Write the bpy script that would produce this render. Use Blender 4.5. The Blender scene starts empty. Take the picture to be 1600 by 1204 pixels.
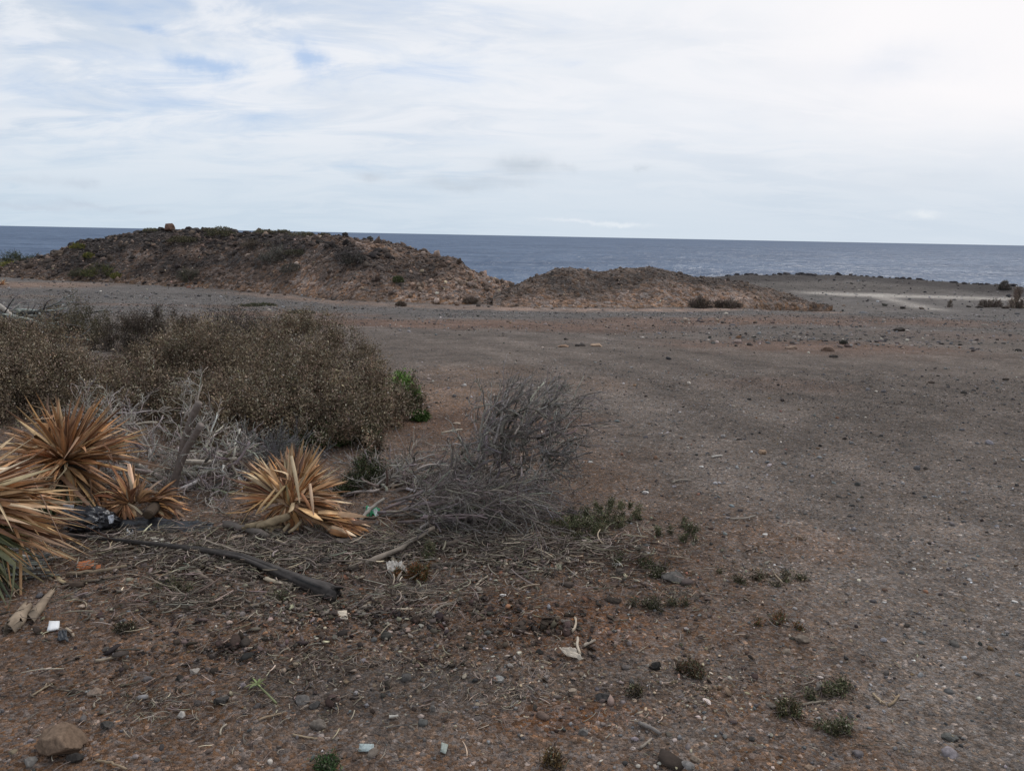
import bpy, math
import numpy as np
from mathutils import Vector, Matrix

sc = bpy.context.scene
COL = sc.collection
PI = math.pi
RNG = np.random.default_rng(7)

# ------------------------------------------------------------------ camera geometry
F = 1209.0
CAMZ = 1.6
ROLL = math.radians(1.11)
PITCH = math.radians(10.95)
RM = np.array(Matrix.Rotation(math.radians(90) - PITCH, 3, 'X') @ Matrix.Rotation(ROLL, 3, 'Z'))
CAM = np.array([0, 0, CAMZ])

def ray(px, py):
    d = RM @ np.array([(px - 800) / F, -(py - 602) / F, -1.0])
    return d / d[1]                       # per metre of Y

# ------------------------------------------------------------------ noise
def _hash(ix, iy, seed):
    h = (ix.astype(np.int64) * 374761393 + iy.astype(np.int64) * 668265263 + seed * 1442695041) & 0x7fffffff
    h = ((h ^ (h >> 13)) * 1274126177) & 0x7fffffff
    h = h ^ (h >> 16)
    return (h & 0xffff) / 65535.0

def vnoise(x, y, seed=0):
    x = np.asarray(x, float); y = np.asarray(y, float)
    ix = np.floor(x); iy = np.floor(y)
    fx = x - ix; fy = y - iy
    fx = fx * fx * (3 - 2 * fx); fy = fy * fy * (3 - 2 * fy)
    a = _hash(ix, iy, seed); b = _hash(ix + 1, iy, seed)
    c = _hash(ix, iy + 1, seed); d = _hash(ix + 1, iy + 1, seed)
    return (a * (1 - fx) + b * fx) * (1 - fy) + (c * (1 - fx) + d * fx) * fy

def fbm(x, y, seed=0, octv=4, gain=.5):
    s = 0; amp = 1; tot = 0
    for o in range(octv):
        s = s + amp * vnoise(np.asarray(x) * 2 ** o + 17.3 * o, np.asarray(y) * 2 ** o - 9.1 * o, seed + o)
        tot += amp; amp *= gain
    return s / tot * 2 - 1               # -1..1

def smooth(a, b, x):
    t = np.clip((x - a) / (b - a), 0, 1)
    return t * t * (3 - 2 * t)

# ------------------------------------------------------------------ terrain
_ty = np.linspace(-40, 140, 1801)
_tz = np.interp(_ty, [-40, 5, 9, 12, 18, 26, 34, 42, 60, 90, 140], [.05, 0, -.05, -.17, -.58, -1.12, -1.62, -1.98, -2.22, -2.42, -2.6])
_k = np.hanning(61); _k /= _k.sum()
_tz = np.convolve(np.pad(_tz, 30, mode='edge'), _k, mode='valid')

def base_z(Y):
    return np.interp(Y, _ty, _tz)

# coast distance by azimuth u = X/Y: the skyline of the plain, seen as its far edge
_cp = [(-700, 404), (-100, 404), (60, 404), (300, 440), (700, 455), (805, 449), (940, 441), (1050, 437), (1125, 436), (1200, 435), (1330, 433.5), (1400, 438.5), (1500, 444), (1600, 451), (1800, 460), (2200, 478)]
_cu, _cy = [], []
for px, py in _cp:
    r = ray(px, py)
    yy = np.linspace(20, 139, 600)
    hit = np.argmax(base_z(yy) >= CAMZ + r[2] * yy) if (base_z(yy) >= CAMZ + r[2] * yy).any() else 599
    _cu.append(r[0]); _cy.append(yy[hit])
_cu = np.array(_cu); _cy = np.array(_cy)
_cy = np.clip(_cy, 44, 105)

def coast(u):
    return np.interp(u, _cu, _cy) + 0.8 * fbm(u * 40, u * 0, 91, 3)

def ground_z(X, Y):
    X = np.asarray(X, float); Y = np.asarray(Y, float)
    z = base_z(Y)
    far = smooth(6, 30, Y)
    z = z + (.03 + .05 * far) * fbm(X * .45, Y * .45, 3, 3) + (.012 + .02 * far) * fbm(X * 2.1, Y * 2.1, 11, 3)
    z = z + .012 * fbm(X * 7, Y * 7, 15, 2) * (1 - smooth(8, 20, Y))
    # lip of the plateau on the right, lower ground behind it
    u = X / np.maximum(Y, 1.0)
    lip = smooth(.27, .36, u) * smooth(37.5, 41, Y)
    z = z - .38 * lip * (1 - smooth(60, 80, Y))
    yc = coast(u)
    z = z + (.28 + .14 * smooth(.46, .32, u)) * smooth(.22, .30, u) * np.exp(-((Y - yc + 1.0) / 3.2) ** 2) * (.6 + .8 * vnoise(X * .25, Y * .1, 55))
    z = z - 8.5 * smooth(0, 5, Y - yc)
    z = np.where(Y > 20, np.maximum(z, -11), z)
    return z

def at(px, py, lift=0.0):
    """the point of the ground under a pixel of the photograph"""
    r = ray(px, py)
    y = np.concatenate([np.linspace(.8, 12, 1200), np.linspace(12, 120, 2400)])
    g = ground_z(r[0] * y, y)
    below = g >= CAMZ + r[2] * y
    i = int(np.argmax(below)) if below.any() else len(y) - 1
    Y = y[i]
    return np.array([r[0] * Y, Y, g[i] + lift])

def at_y(px, py, Y):
    r = ray(px, py)
    return np.array([r[0] * Y, Y, CAMZ + r[2] * Y])

def mpp(p):
    """metres per photo pixel at a point"""
    v = np.asarray(p) - CAM
    return float(-(RM[:, 2] @ v)) / F

# ------------------------------------------------------------------ colours & materials
def lin(*c):
    c = np.array(c, float) / 255
    return np.where(c <= .04045, c / 12.92, ((c + .055) / 1.055) ** 2.4)

def new_mat(name):
    m = bpy.data.materials.new(name); m.use_nodes = True
    nt = m.node_tree
    b = nt.nodes['Principled BSDF']
    return m, nt, b

def N(nt, t, **kw):
    n = nt.nodes.new(t)
    for k, v in kw.items():
        if k in n.inputs: n.inputs[k].default_value = v
        else: setattr(n, k, v)
    return n

def attr_mat(name, rough=.85, spec=.3, vary=.25, scale=40., bump=.0, bscale=80., bdist=.004, stretch=None, two_sided_trans=0., sheen=0.):
    """base colour from the object's own colour attribute, broken by fine noise"""
    m, nt, b = new_mat(name)
    L = nt.links
    a = N(nt, 'ShaderNodeAttribute', attribute_name='Col')
    tc = N(nt, 'ShaderNodeTexCoord')
    src = tc.outputs['Object']
    if stretch:
        mp = N(nt, 'ShaderNodeMapping'); mp.inputs['Scale'].default_value = stretch
        L.new(src, mp.inputs['Vector']); src = mp.outputs['Vector']
    n = N(nt, 'ShaderNodeTexNoise', Scale=scale, Detail=6., Roughness=.65)
    L.new(src, n.inputs['Vector'])
    mr = N(nt, 'ShaderNodeMapRange'); mr.inputs['From Min'].default_value = .25; mr.inputs['From Max'].default_value = .75
    mr.inputs['To Min'].default_value = 1 - vary; mr.inputs['To Max'].default_value = 1 + vary
    L.new(n.outputs['Fac'], mr.inputs['Value'])
    vm = N(nt, 'ShaderNodeVectorMath', operation='SCALE')
    L.new(a.outputs['Color'], vm.inputs[0]); L.new(mr.outputs['Result'], vm.inputs['Scale'])
    L.new(vm.outputs[0], b.inputs['Base Color'])
    b.inputs['Roughness'].default_value = rough
    b.inputs['Specular IOR Level'].default_value = spec
    if bump:
        n2 = N(nt, 'ShaderNodeTexNoise', Scale=bscale, Detail=5., Roughness=.6)
        L.new(src, n2.inputs['Vector'])
        bp = N(nt, 'ShaderNodeBump', Strength=bump, Distance=bdist)
        L.new(n2.outputs['Fac'], bp.inputs['Height']); L.new(bp.outputs[0], b.inputs['Normal'])
    return m

M = {}
M['leaf'] = attr_mat('dry_leaf', rough=.55, spec=.35, vary=.18, scale=25, bump=.25, bscale=60, bdist=.003)
M['bark'] = attr_mat('weathered_bark', rough=.9, spec=.15, vary=.35, scale=30, bump=.5, bscale=70, bdist=.004)
M['stone'] = attr_mat('stone', rough=.95, spec=.12, vary=.5, scale=70, bump=.7, bscale=120, bdist=.004)
M['rubble'] = attr_mat('volcanic_rock', rough=.95, spec=.12, vary=.4, scale=5, bump=.8, bscale=9, bdist=.08)
M['foliage'] = attr_mat('foliage', rough=.8, spec=.15, vary=.15, scale=8)
M['plastic'] = attr_mat('litter_plastic', rough=.45, spec=.4, vary=.06, scale=20, bump=.2, bscale=50, bdist=.003)
M['blackplastic'] = attr_mat('black_plastic_film', rough=.28, spec=.5, vary=.1, scale=20, bump=.5, bscale=40, bdist=.006)
M['wood'] = attr_mat('split_wood', rough=.85, spec=.15, vary=.4, scale=14, bump=.6, bscale=40, bdist=.004)

# ------------------------------------------------------------------ mesh assembly
class MB:
    def __init__(s):
        s.V = []; s.F = []; s.C = []; s.n = 0
    def add(s, V, Fc, C):
        """V (N,3), Fc list of (M,k) int arrays, C (3,) or (N,3)"""
        V = np.asarray(V, float).reshape(-1, 3)
        C = np.asarray(C, float)
        if C.ndim == 1: C = np.tile(C, (len(V), 1))
        if not isinstance(Fc, list): Fc = [Fc]
        for f in Fc:
            s.F.append(np.asarray(f, np.int64) + s.n)
        s.V.append(V); s.C.append(C); s.n += len(V)
        return s
    def build(s, name, mat, parent=None, loc=None, smooth_=False):
        V = np.concatenate(s.V); C = np.concatenate(s.C)
        if parent is not None:
            org = ROOT[parent.name]
        elif loc is not None:
            org = np.asarray(loc, float)
        else:
            org = np.zeros(3)
        me = bpy.data.meshes.new(name)
        me.vertices.add(len(V)); me.vertices.foreach_set('co', (V - org).astype(np.float32).ravel())
        li = np.concatenate([f.ravel() for f in s.F])
        tot = np.concatenate([np.full(len(f), f.shape[1]) for f in s.F])
        st = np.concatenate([[0], np.cumsum(tot)[:-1]])
        me.loops.add(len(li)); me.loops.foreach_set('vertex_index', li.astype(np.int32))
        me.polygons.add(len(tot)); me.polygons.foreach_set('loop_start', st.astype(np.int32))
        me.update(calc_edges=True)
        ca = me.color_attributes.new('Col', 'FLOAT_COLOR', 'POINT')
        ca.data.foreach_set('color', np.concatenate([C, np.ones((len(C), 1))], 1).astype(np.float32).ravel())
        if smooth_:
            me.polygons.foreach_set('use_smooth', np.ones(len(tot), bool))
        if mat: me.materials.append(mat)
        o = bpy.data.objects.new(name, me); COL.objects.link(o)
        if parent is not None:
            o.parent = parent; ROOT[o.name] = org
        else:
            o.location = org; ROOT[o.name] = org
        return o

ROOT = {}

def tag(o, label, cat=None, group=None, kind=None):
    if label: o['label'] = label
    if cat: o['category'] = cat
    if group: o['group'] = group
    if kind: o['kind'] = kind
    return o

def thing(name, label, cat, loc, group=None):
    o = bpy.data.objects.new(name, None); COL.objects.link(o)
    o.empty_display_size = .05
    o.location = loc; ROOT[o.name] = np.asarray(loc, float)
    return tag(o, label, cat, group)

# ---- vectorised primitives
def unit(v):
    return v / np.maximum(np.linalg.norm(v, axis=-1, keepdims=True), 1e-9)

def tubes(mb, P, R, sides, C, cap=True):
    """P (n,k,3) centre lines, R (n,k) radii, C (n,3)"""
    P = np.asarray(P, float); R = np.asarray(R, float)
    n, k, _ = P.shape
    T = np.gradient(P, axis=1); T = unit(T)
    ref = np.where(np.abs(T[:, :1, 2:3]) > .8, np.array([[[1., .13, 0]]]), np.array([[[.1, .07, 1.]]]))
    ref = np.broadcast_to(ref, T.shape)
    A = unit(np.cross(T, ref)); B = np.cross(T, A)
    ang = np.arange(sides) / sides * 2 * PI
    V = P[:, :, None, :] + R[:, :, None, None] * (np.cos(ang)[None, None, :, None] * A[:, :, None, :] + np.sin(ang)[None, None, :, None] * B[:, :, None, :])
    idx = np.arange(n * k * sides).reshape(n, k, sides)
    q = np.stack([idx[:, :-1, :], np.roll(idx, -1, 2)[:, :-1, :], np.roll(idx, -1, 2)[:, 1:, :], idx[:, 1:, :]], -1).reshape(-1, 4)
    fs = [q]
    if cap:
        fs += [idx[:, 0, ::-1].reshape(n, sides), idx[:, -1, :].reshape(n, sides)]
    C = np.asarray(C, float)
    if C.ndim == 1: C = np.tile(C, (n, 1))
    mb.add(V.reshape(-1, 3), fs, np.repeat(C, k * sides, 0))

def tube1(mb, pts, rad, sides, c, n=None):
    """one tube through control points, resampled smoothly"""
    pts = np.asarray(pts, float); rad = np.asarray(rad, float)
    t = np.linspace(0, 1, len(pts)); n = n or max(12, 5 * len(pts))
    s = np.linspace(0, 1, n)
    P = np.stack([np.interp(s, t, pts[:, i]) for i in range(3)], 1)
    for _ in range(2):
        P[1:-1] = .25 * P[:-2] + .5 * P[1:-1] + .25 * P[2:]
    tubes(mb, P[None], np.interp(s, t, rad)[None], sides, c)

_ico0 = None
def ico(sub):
    t = (1 + 5 ** .5) / 2
    V = [(-1, t, 0), (1, t, 0), (-1, -t, 0), (1, -t, 0), (0, -1, t), (0, 1, t), (0, -1, -t), (0, 1, -t), (t, 0, -1), (t, 0, 1), (-t, 0, -1), (-t, 0, 1)]
    Fa = [(0, 11, 5), (0, 5, 1), (0, 1, 7), (0, 7, 10), (0, 10, 11), (1, 5, 9), (5, 11, 4), (11, 10, 2), (10, 7, 6), (7, 1, 8), (3, 9, 4), (3, 4, 2), (3, 2, 6), (3, 6, 8), (3, 8, 9), (4, 9, 5), (2, 4, 11), (6, 2, 10), (8, 6, 7), (9, 8, 1)]
    V = [np.array(v) / np.linalg.norm(v) for v in V]
    for _ in range(sub):
        mid = {}; F2 = []
        def m(a, b):
            k = (min(a, b), max(a, b))
            if k not in mid:
                p = V[a] + V[b]; V.append(p / np.linalg.norm(p)); mid[k] = len(V) - 1
            return mid[k]
        for a, b, c in Fa:
            x, y, z = m(a, b), m(b, c), m(c, a)
            F2 += [(a, x, z), (b, y, x), (c, z, y), (x, y, z)]
        Fa = F2
    return np.array(V), np.array(Fa)
ICO = [ico(i) for i in range(5)]

def rand_rot(n, rng, tilt=1.0):
    """random rotations: free about z, tilted by up to `tilt` rad"""
    a = rng.uniform(0, 2 * PI, n); b = rng.normal(0, tilt, n); c = rng.normal(0, tilt, n)
    ca, sa = np.cos(a), np.sin(a); cb, sb = np.cos(b), np.sin(b); cc, s_c = np.cos(c), np.sin(c)
    Z = np.zeros((n, 3, 3)); X = np.zeros((n, 3, 3)); Y = np.zeros((n, 3, 3))
    Z[:, 0, 0] = ca; Z[:, 0, 1] = -sa; Z[:, 1, 0] = sa; Z[:, 1, 1] = ca; Z[:, 2, 2] = 1
    X[:, 0, 0] = 1; X[:, 1, 1] = cb; X[:, 1, 2] = -sb; X[:, 2, 1] = sb; X[:, 2, 2] = cb
    Y[:, 1, 1] = 1; Y[:, 0, 0] = cc; Y[:, 0, 2] = s_c; Y[:, 2, 0] = -s_c; Y[:, 2, 2] = cc
    return Z @ X @ Y

def pebbles(mb, P, S, C, rng, sub=0, flat=(.35, .8), rough=.22, tilt=.25, sink=.25):
    """many angular stones: P (n,3) seats, S (n,) radii"""
    V0, F0 = ICO[sub]
    n = len(P)
    sh = np.stack([rng.uniform(.75, 1.3, n), rng.uniform(.6, 1.0, n), rng.uniform(*flat, n)], 1)
    V = V0[None] * (1 + rng.normal(0, rough, (n, len(V0), 1)))
    V = V * sh[:, None, :]
    Rm = rand_rot(n, rng, tilt)
    V = np.einsum('nij,nkj->nki', Rm, V) * S[:, None, None]
    off = S * sh[:, 2] * (1 - 2 * sink)
    V = V + P[:, None, :]
    V[:, :, 2] += off[:, None] * .8
    Fi = (F0[None] + (np.arange(n) * len(V0))[:, None, None]).reshape(-1, 3)
    mb.add(V.reshape(-1, 3), Fi, np.repeat(C, len(V0), 0))

def rock(name, p, w, h, d, col, label, cat='stone', group=None, seed=0, sub=3, mat=None, sink=.3, rot=None, craggy=.16, col2=None):
    """one modelled stone, w wide (x), d deep, h high"""
    rng = np.random.default_rng(seed + 1000)
    V, Fa = ICO[sub]
    V = V.copy()
    # facets: cut by random planes, then noise
    for _ in range(16):
        nrm = unit(rng.normal(0, 1, 3)); dist = rng.uniform(.48, .85)
        dd = V @ nrm
        V = V - np.maximum(dd - dist, 0)[:, None] * nrm * .95
    V = V / np.abs(V).max(0)
    o = rng.uniform(0, 50, 3)
    r = fbm(V[:, 0] * 2 + o[0] + V[:, 2], V[:, 1] * 2 + o[1] - V[:, 2], seed, 4)
    V = V * (1 + craggy * r)[:, None]
    V = V * np.array([w / 2, d / 2, h / 2])
    a = rng.uniform(0, 2 * PI) if rot is None else rot
    V = V @ np.array([[math.cos(a), math.sin(a), 0], [-math.sin(a), math.cos(a), 0], [0, 0, 1]]) if rot is not None else V
    V[:, 2] += h / 2 - h * sink
    c = np.tile(np.asarray(col, float), (len(V), 1)) * (1 + .22 * r)[:, None]
    if col2 is not None:
        k = np.clip(.5 + 1.4 * fbm(V[:, 0] / w * 4 + 3, V[:, 2] / w * 4 + V[:, 1] / w * 3, seed + 5, 3), 0, 1)[:, None]
        c = c * (1 - k) + np.asarray(col2) * k
    mb = MB(); mb.add(V + np.asarray(p), Fa, np.clip(c, .005, .9))
    ob = mb.build(name, mat or M['stone'], loc=p)
    if label: tag(ob, label, cat, group)
    return ob

# leaf-sized diamond faces
def diamonds(mb, P, D, L, W, C, rng, up=None):
    n = len(P)
    D = unit(D)
    S = unit(np.cross(D, rng.normal(0, 1, (n, 3))))
    a = P; b = P + D * (L * .45)[:, None] + S * (W / 2)[:, None]
    c = P + D * L[:, None]; d = P + D * (L * .45)[:, None] - S * (W / 2)[:, None]
    V = np.stack([a, b, c, d], 1).reshape(-1, 3)
    mb.add(V, np.arange(4 * n).reshape(n, 4), np.repeat(C, 4, 0))

def jitter(col, n, rng, v=.2, hue=.06):
    c = np.tile(np.asarray(col, float), (n, 1)) * np.exp(rng.normal(0, v, (n, 1))) * np.exp(rng.normal(0, hue, (n, 3)))
    return np.clip(c, .004, .95)

def mixcol(cols, wts, n, rng, v=.2, hue=.05):
    k = rng.choice(len(cols), n, p=np.array(wts) / sum(wts))
    c = np.array(cols, float)[k] * np.exp(rng.normal(0, v, (n, 1))) * np.exp(rng.normal(0, hue, (n, 3)))
    return np.clip(c, .004, .95)

# ================================================================== camera
cam = bpy.data.cameras.new('camera'); co = bpy.data.objects.new('camera', cam); COL.objects.link(co)
cam.sensor_width = 36; cam.lens = 36 * F / 1600
cam.clip_start = .05; cam.clip_end = 100000
m4 = Matrix.Rotation(math.radians(90) - PITCH, 4, 'X') @ Matrix.Rotation(ROLL, 4, 'Z')
m4.translation = Vector((0, 0, CAMZ)); co.matrix_world = m4
sc.camera = co
sc.view_settings.view_transform = 'Standard'; sc.view_settings.look = 'None'
sc.view_settings.exposure = 0.0; sc.view_settings.gamma = 1.0

# ================================================================== sky and sun
SUN_EL, SUN_AZ = math.radians(52), math.radians(38)      # ahead and to the right, behind the cloud
w = bpy.data.worlds.new('World'); sc.world = w; w.use_nodes = True
nt = w.node_tree; L = nt.links
bg = nt.nodes['Background']; bg.inputs['Strength'].default_value = .1
sky = N(nt, 'ShaderNodeTexSky', sky_type='NISHITA', sun_disc=False, sun_elevation=SUN_EL, sun_rotation=SUN_AZ, altitude=10., air_density=1.0, dust_density=1.2, ozone_density=1.2)
tc = N(nt, 'ShaderNodeTexCoord')
sep = N(nt, 'ShaderNodeSeparateXYZ'); L.new(tc.outputs['Generated'], sep.inputs[0])
def Mth(op, a, b=None, c=None, clamp=False):
    n = N(nt, 'ShaderNodeMath', operation=op, use_clamp=clamp)
    for i, x in enumerate([a, b, c]):
        if x is None: continue
        if isinstance(x, (int, float)): n.inputs[i].default_value = x
        else: L.new(x, n.inputs[i])
    return n.outputs[0]
zc = Mth('MAXIMUM', sep.outputs[2], 0.0)
den = Mth('ADD', zc, .19)
cx = Mth('DIVIDE', sep.outputs[0], den); cy = Mth('DIVIDE', sep.outputs[1], den)
comb = N(nt, 'ShaderNodeCombineXYZ'); L.new(cx, comb.inputs[0]); L.new(cy, comb.inputs[1])
def cloudnoise(scale, detail, rough, off, sx=1., sy=1., dist=0.):
    mp = N(nt, 'ShaderNodeMapping'); mp.inputs['Location'].default_value = off; mp.inputs['Scale'].default_value = (sx, sy, 1)
    mp.inputs['Rotation'].default_value = (0, 0, .18)
    L.new(comb.outputs[0], mp.inputs['Vector'])
    n = N(nt, 'ShaderNodeTexNoise', Scale=scale, Detail=detail, Roughness=rough, Distortion=dist)
    L.new(mp.outputs[0], n.inputs['Vector']); return n.outputs['Fac']
def ramp(x, a, b, lo=0., hi=1.):
    n = N(nt, 'ShaderNodeMapRange', interpolation_type='SMOOTHSTEP')
    n.inputs['From Min'].default_value = a; n.inputs['From Max'].default_value = b
    n.inputs['To Min'].default_value = lo; n.inputs['To Max'].default_value = hi
    L.new(x, n.inputs['Value']); return n.outputs[0]
def around(px, py, rx, ry):
    """soft spot of sky around one direction: 1 in the middle, 0 at the rim"""
    r = ray(px, py); d = r / np.linalg.norm(r)
    rt = np.cross(d, [0, 0, 1]); rt /= np.linalg.norm(rt); up = np.cross(rt, d)
    def dot(v):
        n = N(nt, 'ShaderNodeVectorMath', operation='DOT_PRODUCT'); L.new(WDIR, n.inputs[0]); n.inputs[1].default_value = tuple(v); return n.outputs['Value']
    a = Mth('DIVIDE', dot(rt), rx); b = Mth('DIVIDE', dot(up), ry)
    f = Mth('POWER', 2.718, Mth('MULTIPLY', Mth('ADD', Mth('MULTIPLY', a, a), Mth('MULTIPLY', b, b)), -1.0))
    return Mth('MULTIPLY', f, Mth('GREATER_THAN', dot(d), 0.0))
_wn = N(nt, 'ShaderNodeTexNoise', Scale=14., Detail=6., Roughness=.6); L.new(tc.outputs['Generated'], _wn.inputs['Vector'])
_ws = N(nt, 'ShaderNodeVectorMath', operation='SUBTRACT'); L.new(_wn.outputs['Color'], _ws.inputs[0]); _ws.inputs[1].default_value = (.5, .5, .5)
_wm = N(nt, 'ShaderNodeVectorMath', operation='MULTIPLY'); L.new(_ws.outputs[0], _wm.inputs[0]); _wm.inputs[1].default_value = (.10, .10, .035)
_wa = N(nt, 'ShaderNodeVectorMath', operation='ADD'); L.new(tc.outputs['Generated'], _wa.inputs[0]); L.new(_wm.outputs[0], _wa.inputs[1]); WDIR = _wa.outputs[0]
def mixc(f, a, b):
    n = N(nt, 'ShaderNodeMix', data_type='RGBA')
    if isinstance(f, (int, float)): n.inputs[0].default_value = f
    else: L.new(f, n.inputs[0])
    for s, x in ((6, a), (7, b)):
        if isinstance(x, tuple): n.inputs[s].default_value = x
        else: L.new(x, n.inputs[s])
    return n.outputs[2]
n1 = cloudnoise(.95, 10, .6, (3.1, 1.7, 0), .85, 1.25, .6)
n2 = cloudnoise(2.6, 10, .62, (7.7, 4.1, 0), .7, 1.35, .9)
n3 = cloudnoise(.55, 6, .55, (1.2, 8.3, 0), .8, 1.3, .3)
thin = Mth('ADD', Mth('MULTIPLY', n1, .55), Mth('MULTIPLY', n2, .45))
thin = Mth('SUBTRACT', thin, Mth('MULTIPLY', around(483, 100, .026, .017), .23))
thin = Mth('SUBTRACT', thin, Mth('MULTIPLY', around(322, 100, .036, .010), .20))
thin = Mth('SUBTRACT', thin, Mth('MULTIPLY', around(240, 50, .03, .006), .12))
thin = Mth('SUBTRACT', thin, Mth('MULTIPLY', around(10, 60, .03, .008), .10))
thin = Mth('SUBTRACT', thin, Mth('MULTIPLY', around(680, 110, .20, .05), .05))
thin = Mth('SUBTRACT', thin, Mth('MULTIPLY', around(420, 178, .06, .010), .08))
thin = Mth('ADD', thin, Mth('MULTIPLY', around(1500, 40, .5, .25), .15))
cover = ramp(thin, .30, .55, .35, 1.0)
K = 10.0
def kc(r, g, b): v = lin(r, g, b) * K; return (float(v[0]), float(v[1]), float(v[2]), 1)
cl_lo, cl_hi, cl_glow = kc(200, 213, 229), kc(231, 237, 245), kc(252, 250, 252)
cl = mixc(ramp(n3, .36, .60), cl_lo, cl_hi)
cl = mixc(ramp(n2, .44, .62, 0., .7), cl, kc(238, 241, 247))
glow = Mth('ADD', around(1640, 10, .26, .15), Mth('MULTIPLY', around(1500, -420, .6, .35), .6), None, True)
cl = mixc(glow, cl, cl_glow)
bright = N(nt, 'ShaderNodeVectorMath', operation='SCALE'); L.new(sky.outputs[0], bright.inputs[0]); bright.inputs['Scale'].default_value = 1.25
col = mixc(cover, mixc(.55, bright.outputs[0], kc(120, 170, 232)), cl)
# pale band over the horizon, and a row of little far clouds
hz = ramp(sep.outputs[2], .0, .16, 1., 0.)
col = mixc(Mth('MULTIPLY', hz, .85), col, mixc(ramp(cx, -6., 6.), kc(200, 217, 231), kc(212, 222, 233)))
g1 = cloudnoise(3.4, 6, .6, (2.2, 9.3, 0), .35, .9, .4)
for (px, py, rx, ry, a, gc) in [(822, 260, .042, .011, .5, (196, 206, 217)), (720, 286, .045, .008, .42, (198, 208, 219)), (582, 275, .018, .006, .42, (200, 209, 220)), (800, 284, .03, .005, .3, (200, 209, 220)),
                               (118, 287, .014, .005, .4, (198, 209, 222)), (55, 284, .02, .004, .3, (198, 209, 222)), (135, 318, .035, .004, .35, (196, 207, 221)), (60, 323, .03, .003, .3, (196, 207, 221)),
                               (930, 348, .05, .0022, .75, (226, 233, 241)), (965, 350, .025, .0022, .75, (228, 235, 242)), (1450, 338, .02, .004, .6, (230, 236, 242)), (240, 328, .02, .003, .3, (198, 209, 222)), (900, 262, .012, .005, .3, (203, 212, 222)), (990, 265, .010, .004, .3, (203, 212, 222)), (1435, 285, .06, .012, .35, (216, 224, 234)), (1400, 105, .06, .02, .5, (232, 236, 245))]:
    col = mixc(Mth('MULTIPLY', Mth('MULTIPLY', around(px, py, rx, ry), ramp(g1, .3, .6, .5, 1.)), a * 1.9, None, True), col, kc(*gc))
L.new(col, bg.inputs['Color'])

sl = bpy.data.lights.new('sun', 'SUN'); so = bpy.data.objects.new('sun', sl); COL.objects.link(so)
sl.energy = 1.5; sl.angle = math.radians(25); sl.color = (1, .965, .92)
sd = Vector((math.sin(SUN_AZ) * math.cos(SUN_EL), math.cos(SUN_AZ) * math.cos(SUN_EL), math.sin(SUN_EL)))
so.rotation_euler = sd.to_track_quat('Z', 'Y').to_euler(); so.location = (20, 30, 40)

# ================================================================== sea
SEAZ = -7.6
m, nt, b = new_mat('sea_water'); L = nt.links
tc = N(nt, 'ShaderNodeTexCoord')
def wv(scale, sx, sy, detail, rough, rot=.2):
    mp = N(nt, 'ShaderNodeMapping'); mp.inputs['Scale'].default_value = (sx, sy, 1); mp.inputs['Rotation'].default_value = (0, 0, rot)
    L.new(tc.outputs['Object'], mp.inputs[0])
    n = N(nt, 'ShaderNodeTexNoise', Scale=scale, Detail=detail, Roughness=rough); L.new(mp.outputs[0], n.inputs['Vector']); return n.outputs['Fac']
big = wv(.05, .45, 1., 3, .55); mid = wv(.22, .55, 1., 5, .6, -.1); fine = wv(1.1, .7, 1., 4, .6)
bp1 = N(nt, 'ShaderNodeBump', Strength=1.0, Distance=1.6); L.new(mid, bp1.inputs['Height'])
bp2 = N(nt, 'ShaderNodeBump', Strength=1.0, Distance=.3); L.new(fine, bp2.inputs['Height']); L.new(bp1.outputs[0], bp2.inputs['Normal'])
cr = N(nt, 'ShaderNodeValToRGB'); e = cr.color_ramp.elements
e[0].position = .35; e[0].color = (.060, .092, .152, 1); e[1].position = .68; e[1].color = (.105, .148, .222, 1)
L.new(big, cr.inputs[0])
caps = wv(.09, .35, 1., 7, .72, .1)
cm = N(nt, 'ShaderNodeMapRange'); cm.inputs['From Min'].default_value = .705; cm.inputs['From Max'].default_value = .73; L.new(caps, cm.inputs['Value'])
mx = N(nt, 'ShaderNodeMix', data_type='RGBA'); L.new(cm.outputs[0], mx.inputs[0]); L.new(cr.outputs[0], mx.inputs[6]); mx.inputs[7].default_value = (.6, .64, .68, 1)
df = N(nt, 'ShaderNodeBsdfDiffuse'); gl = N(nt, 'ShaderNodeBsdfGlossy', Roughness=.27); msh = N(nt, 'ShaderNodeMixShader', Fac=.12)
L.new(mx.outputs[2], df.inputs['Color']); L.new(bp2.outputs[0], df.inputs['Normal']); L.new(bp2.outputs[0], gl.inputs['Normal'])
L.new(df.outputs[0], msh.inputs[1]); L.new(gl.outputs[0], msh.inputs[2]); L.new(msh.outputs[0], nt.nodes['Material Output'].inputs['Surface']); nt.nodes.remove(b)
mb = MB()
# wind sea: real waves out to 1.6 km, then the flat far water
_ys = [45.]
while _ys[-1] < 1600: _ys.append(_ys[-1] + max(.5, .0042 * _ys[-1]))
_ys = np.array(_ys); _us = np.sinh(np.linspace(-1, 1, 700) * 1.6) / math.sinh(1.6) * 1.6
UU, YY = np.meshgrid(_us, _ys); XX = UU * (YY + 30)
hw = .45 * fbm(XX * .06 + YY * .02, YY * .14, 301, 3, .55) + .40 * fbm(XX * .22, YY * .48, 305, 3, .6)
hw = (hw + .5 * np.abs(hw)) * smooth(1600, 900, YY)
mb.add(np.stack([XX, YY, SEAZ + hw], -1).reshape(-1, 3), np.stack([(i := np.arange(XX.size).reshape(XX.shape))[:-1, :-1], i[:-1, 1:], i[1:, 1:], i[1:, :-1]], -1).reshape(-1, 4), np.array([.05, .08, .13]))
_bX_ = 1.6 * 1630
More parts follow.
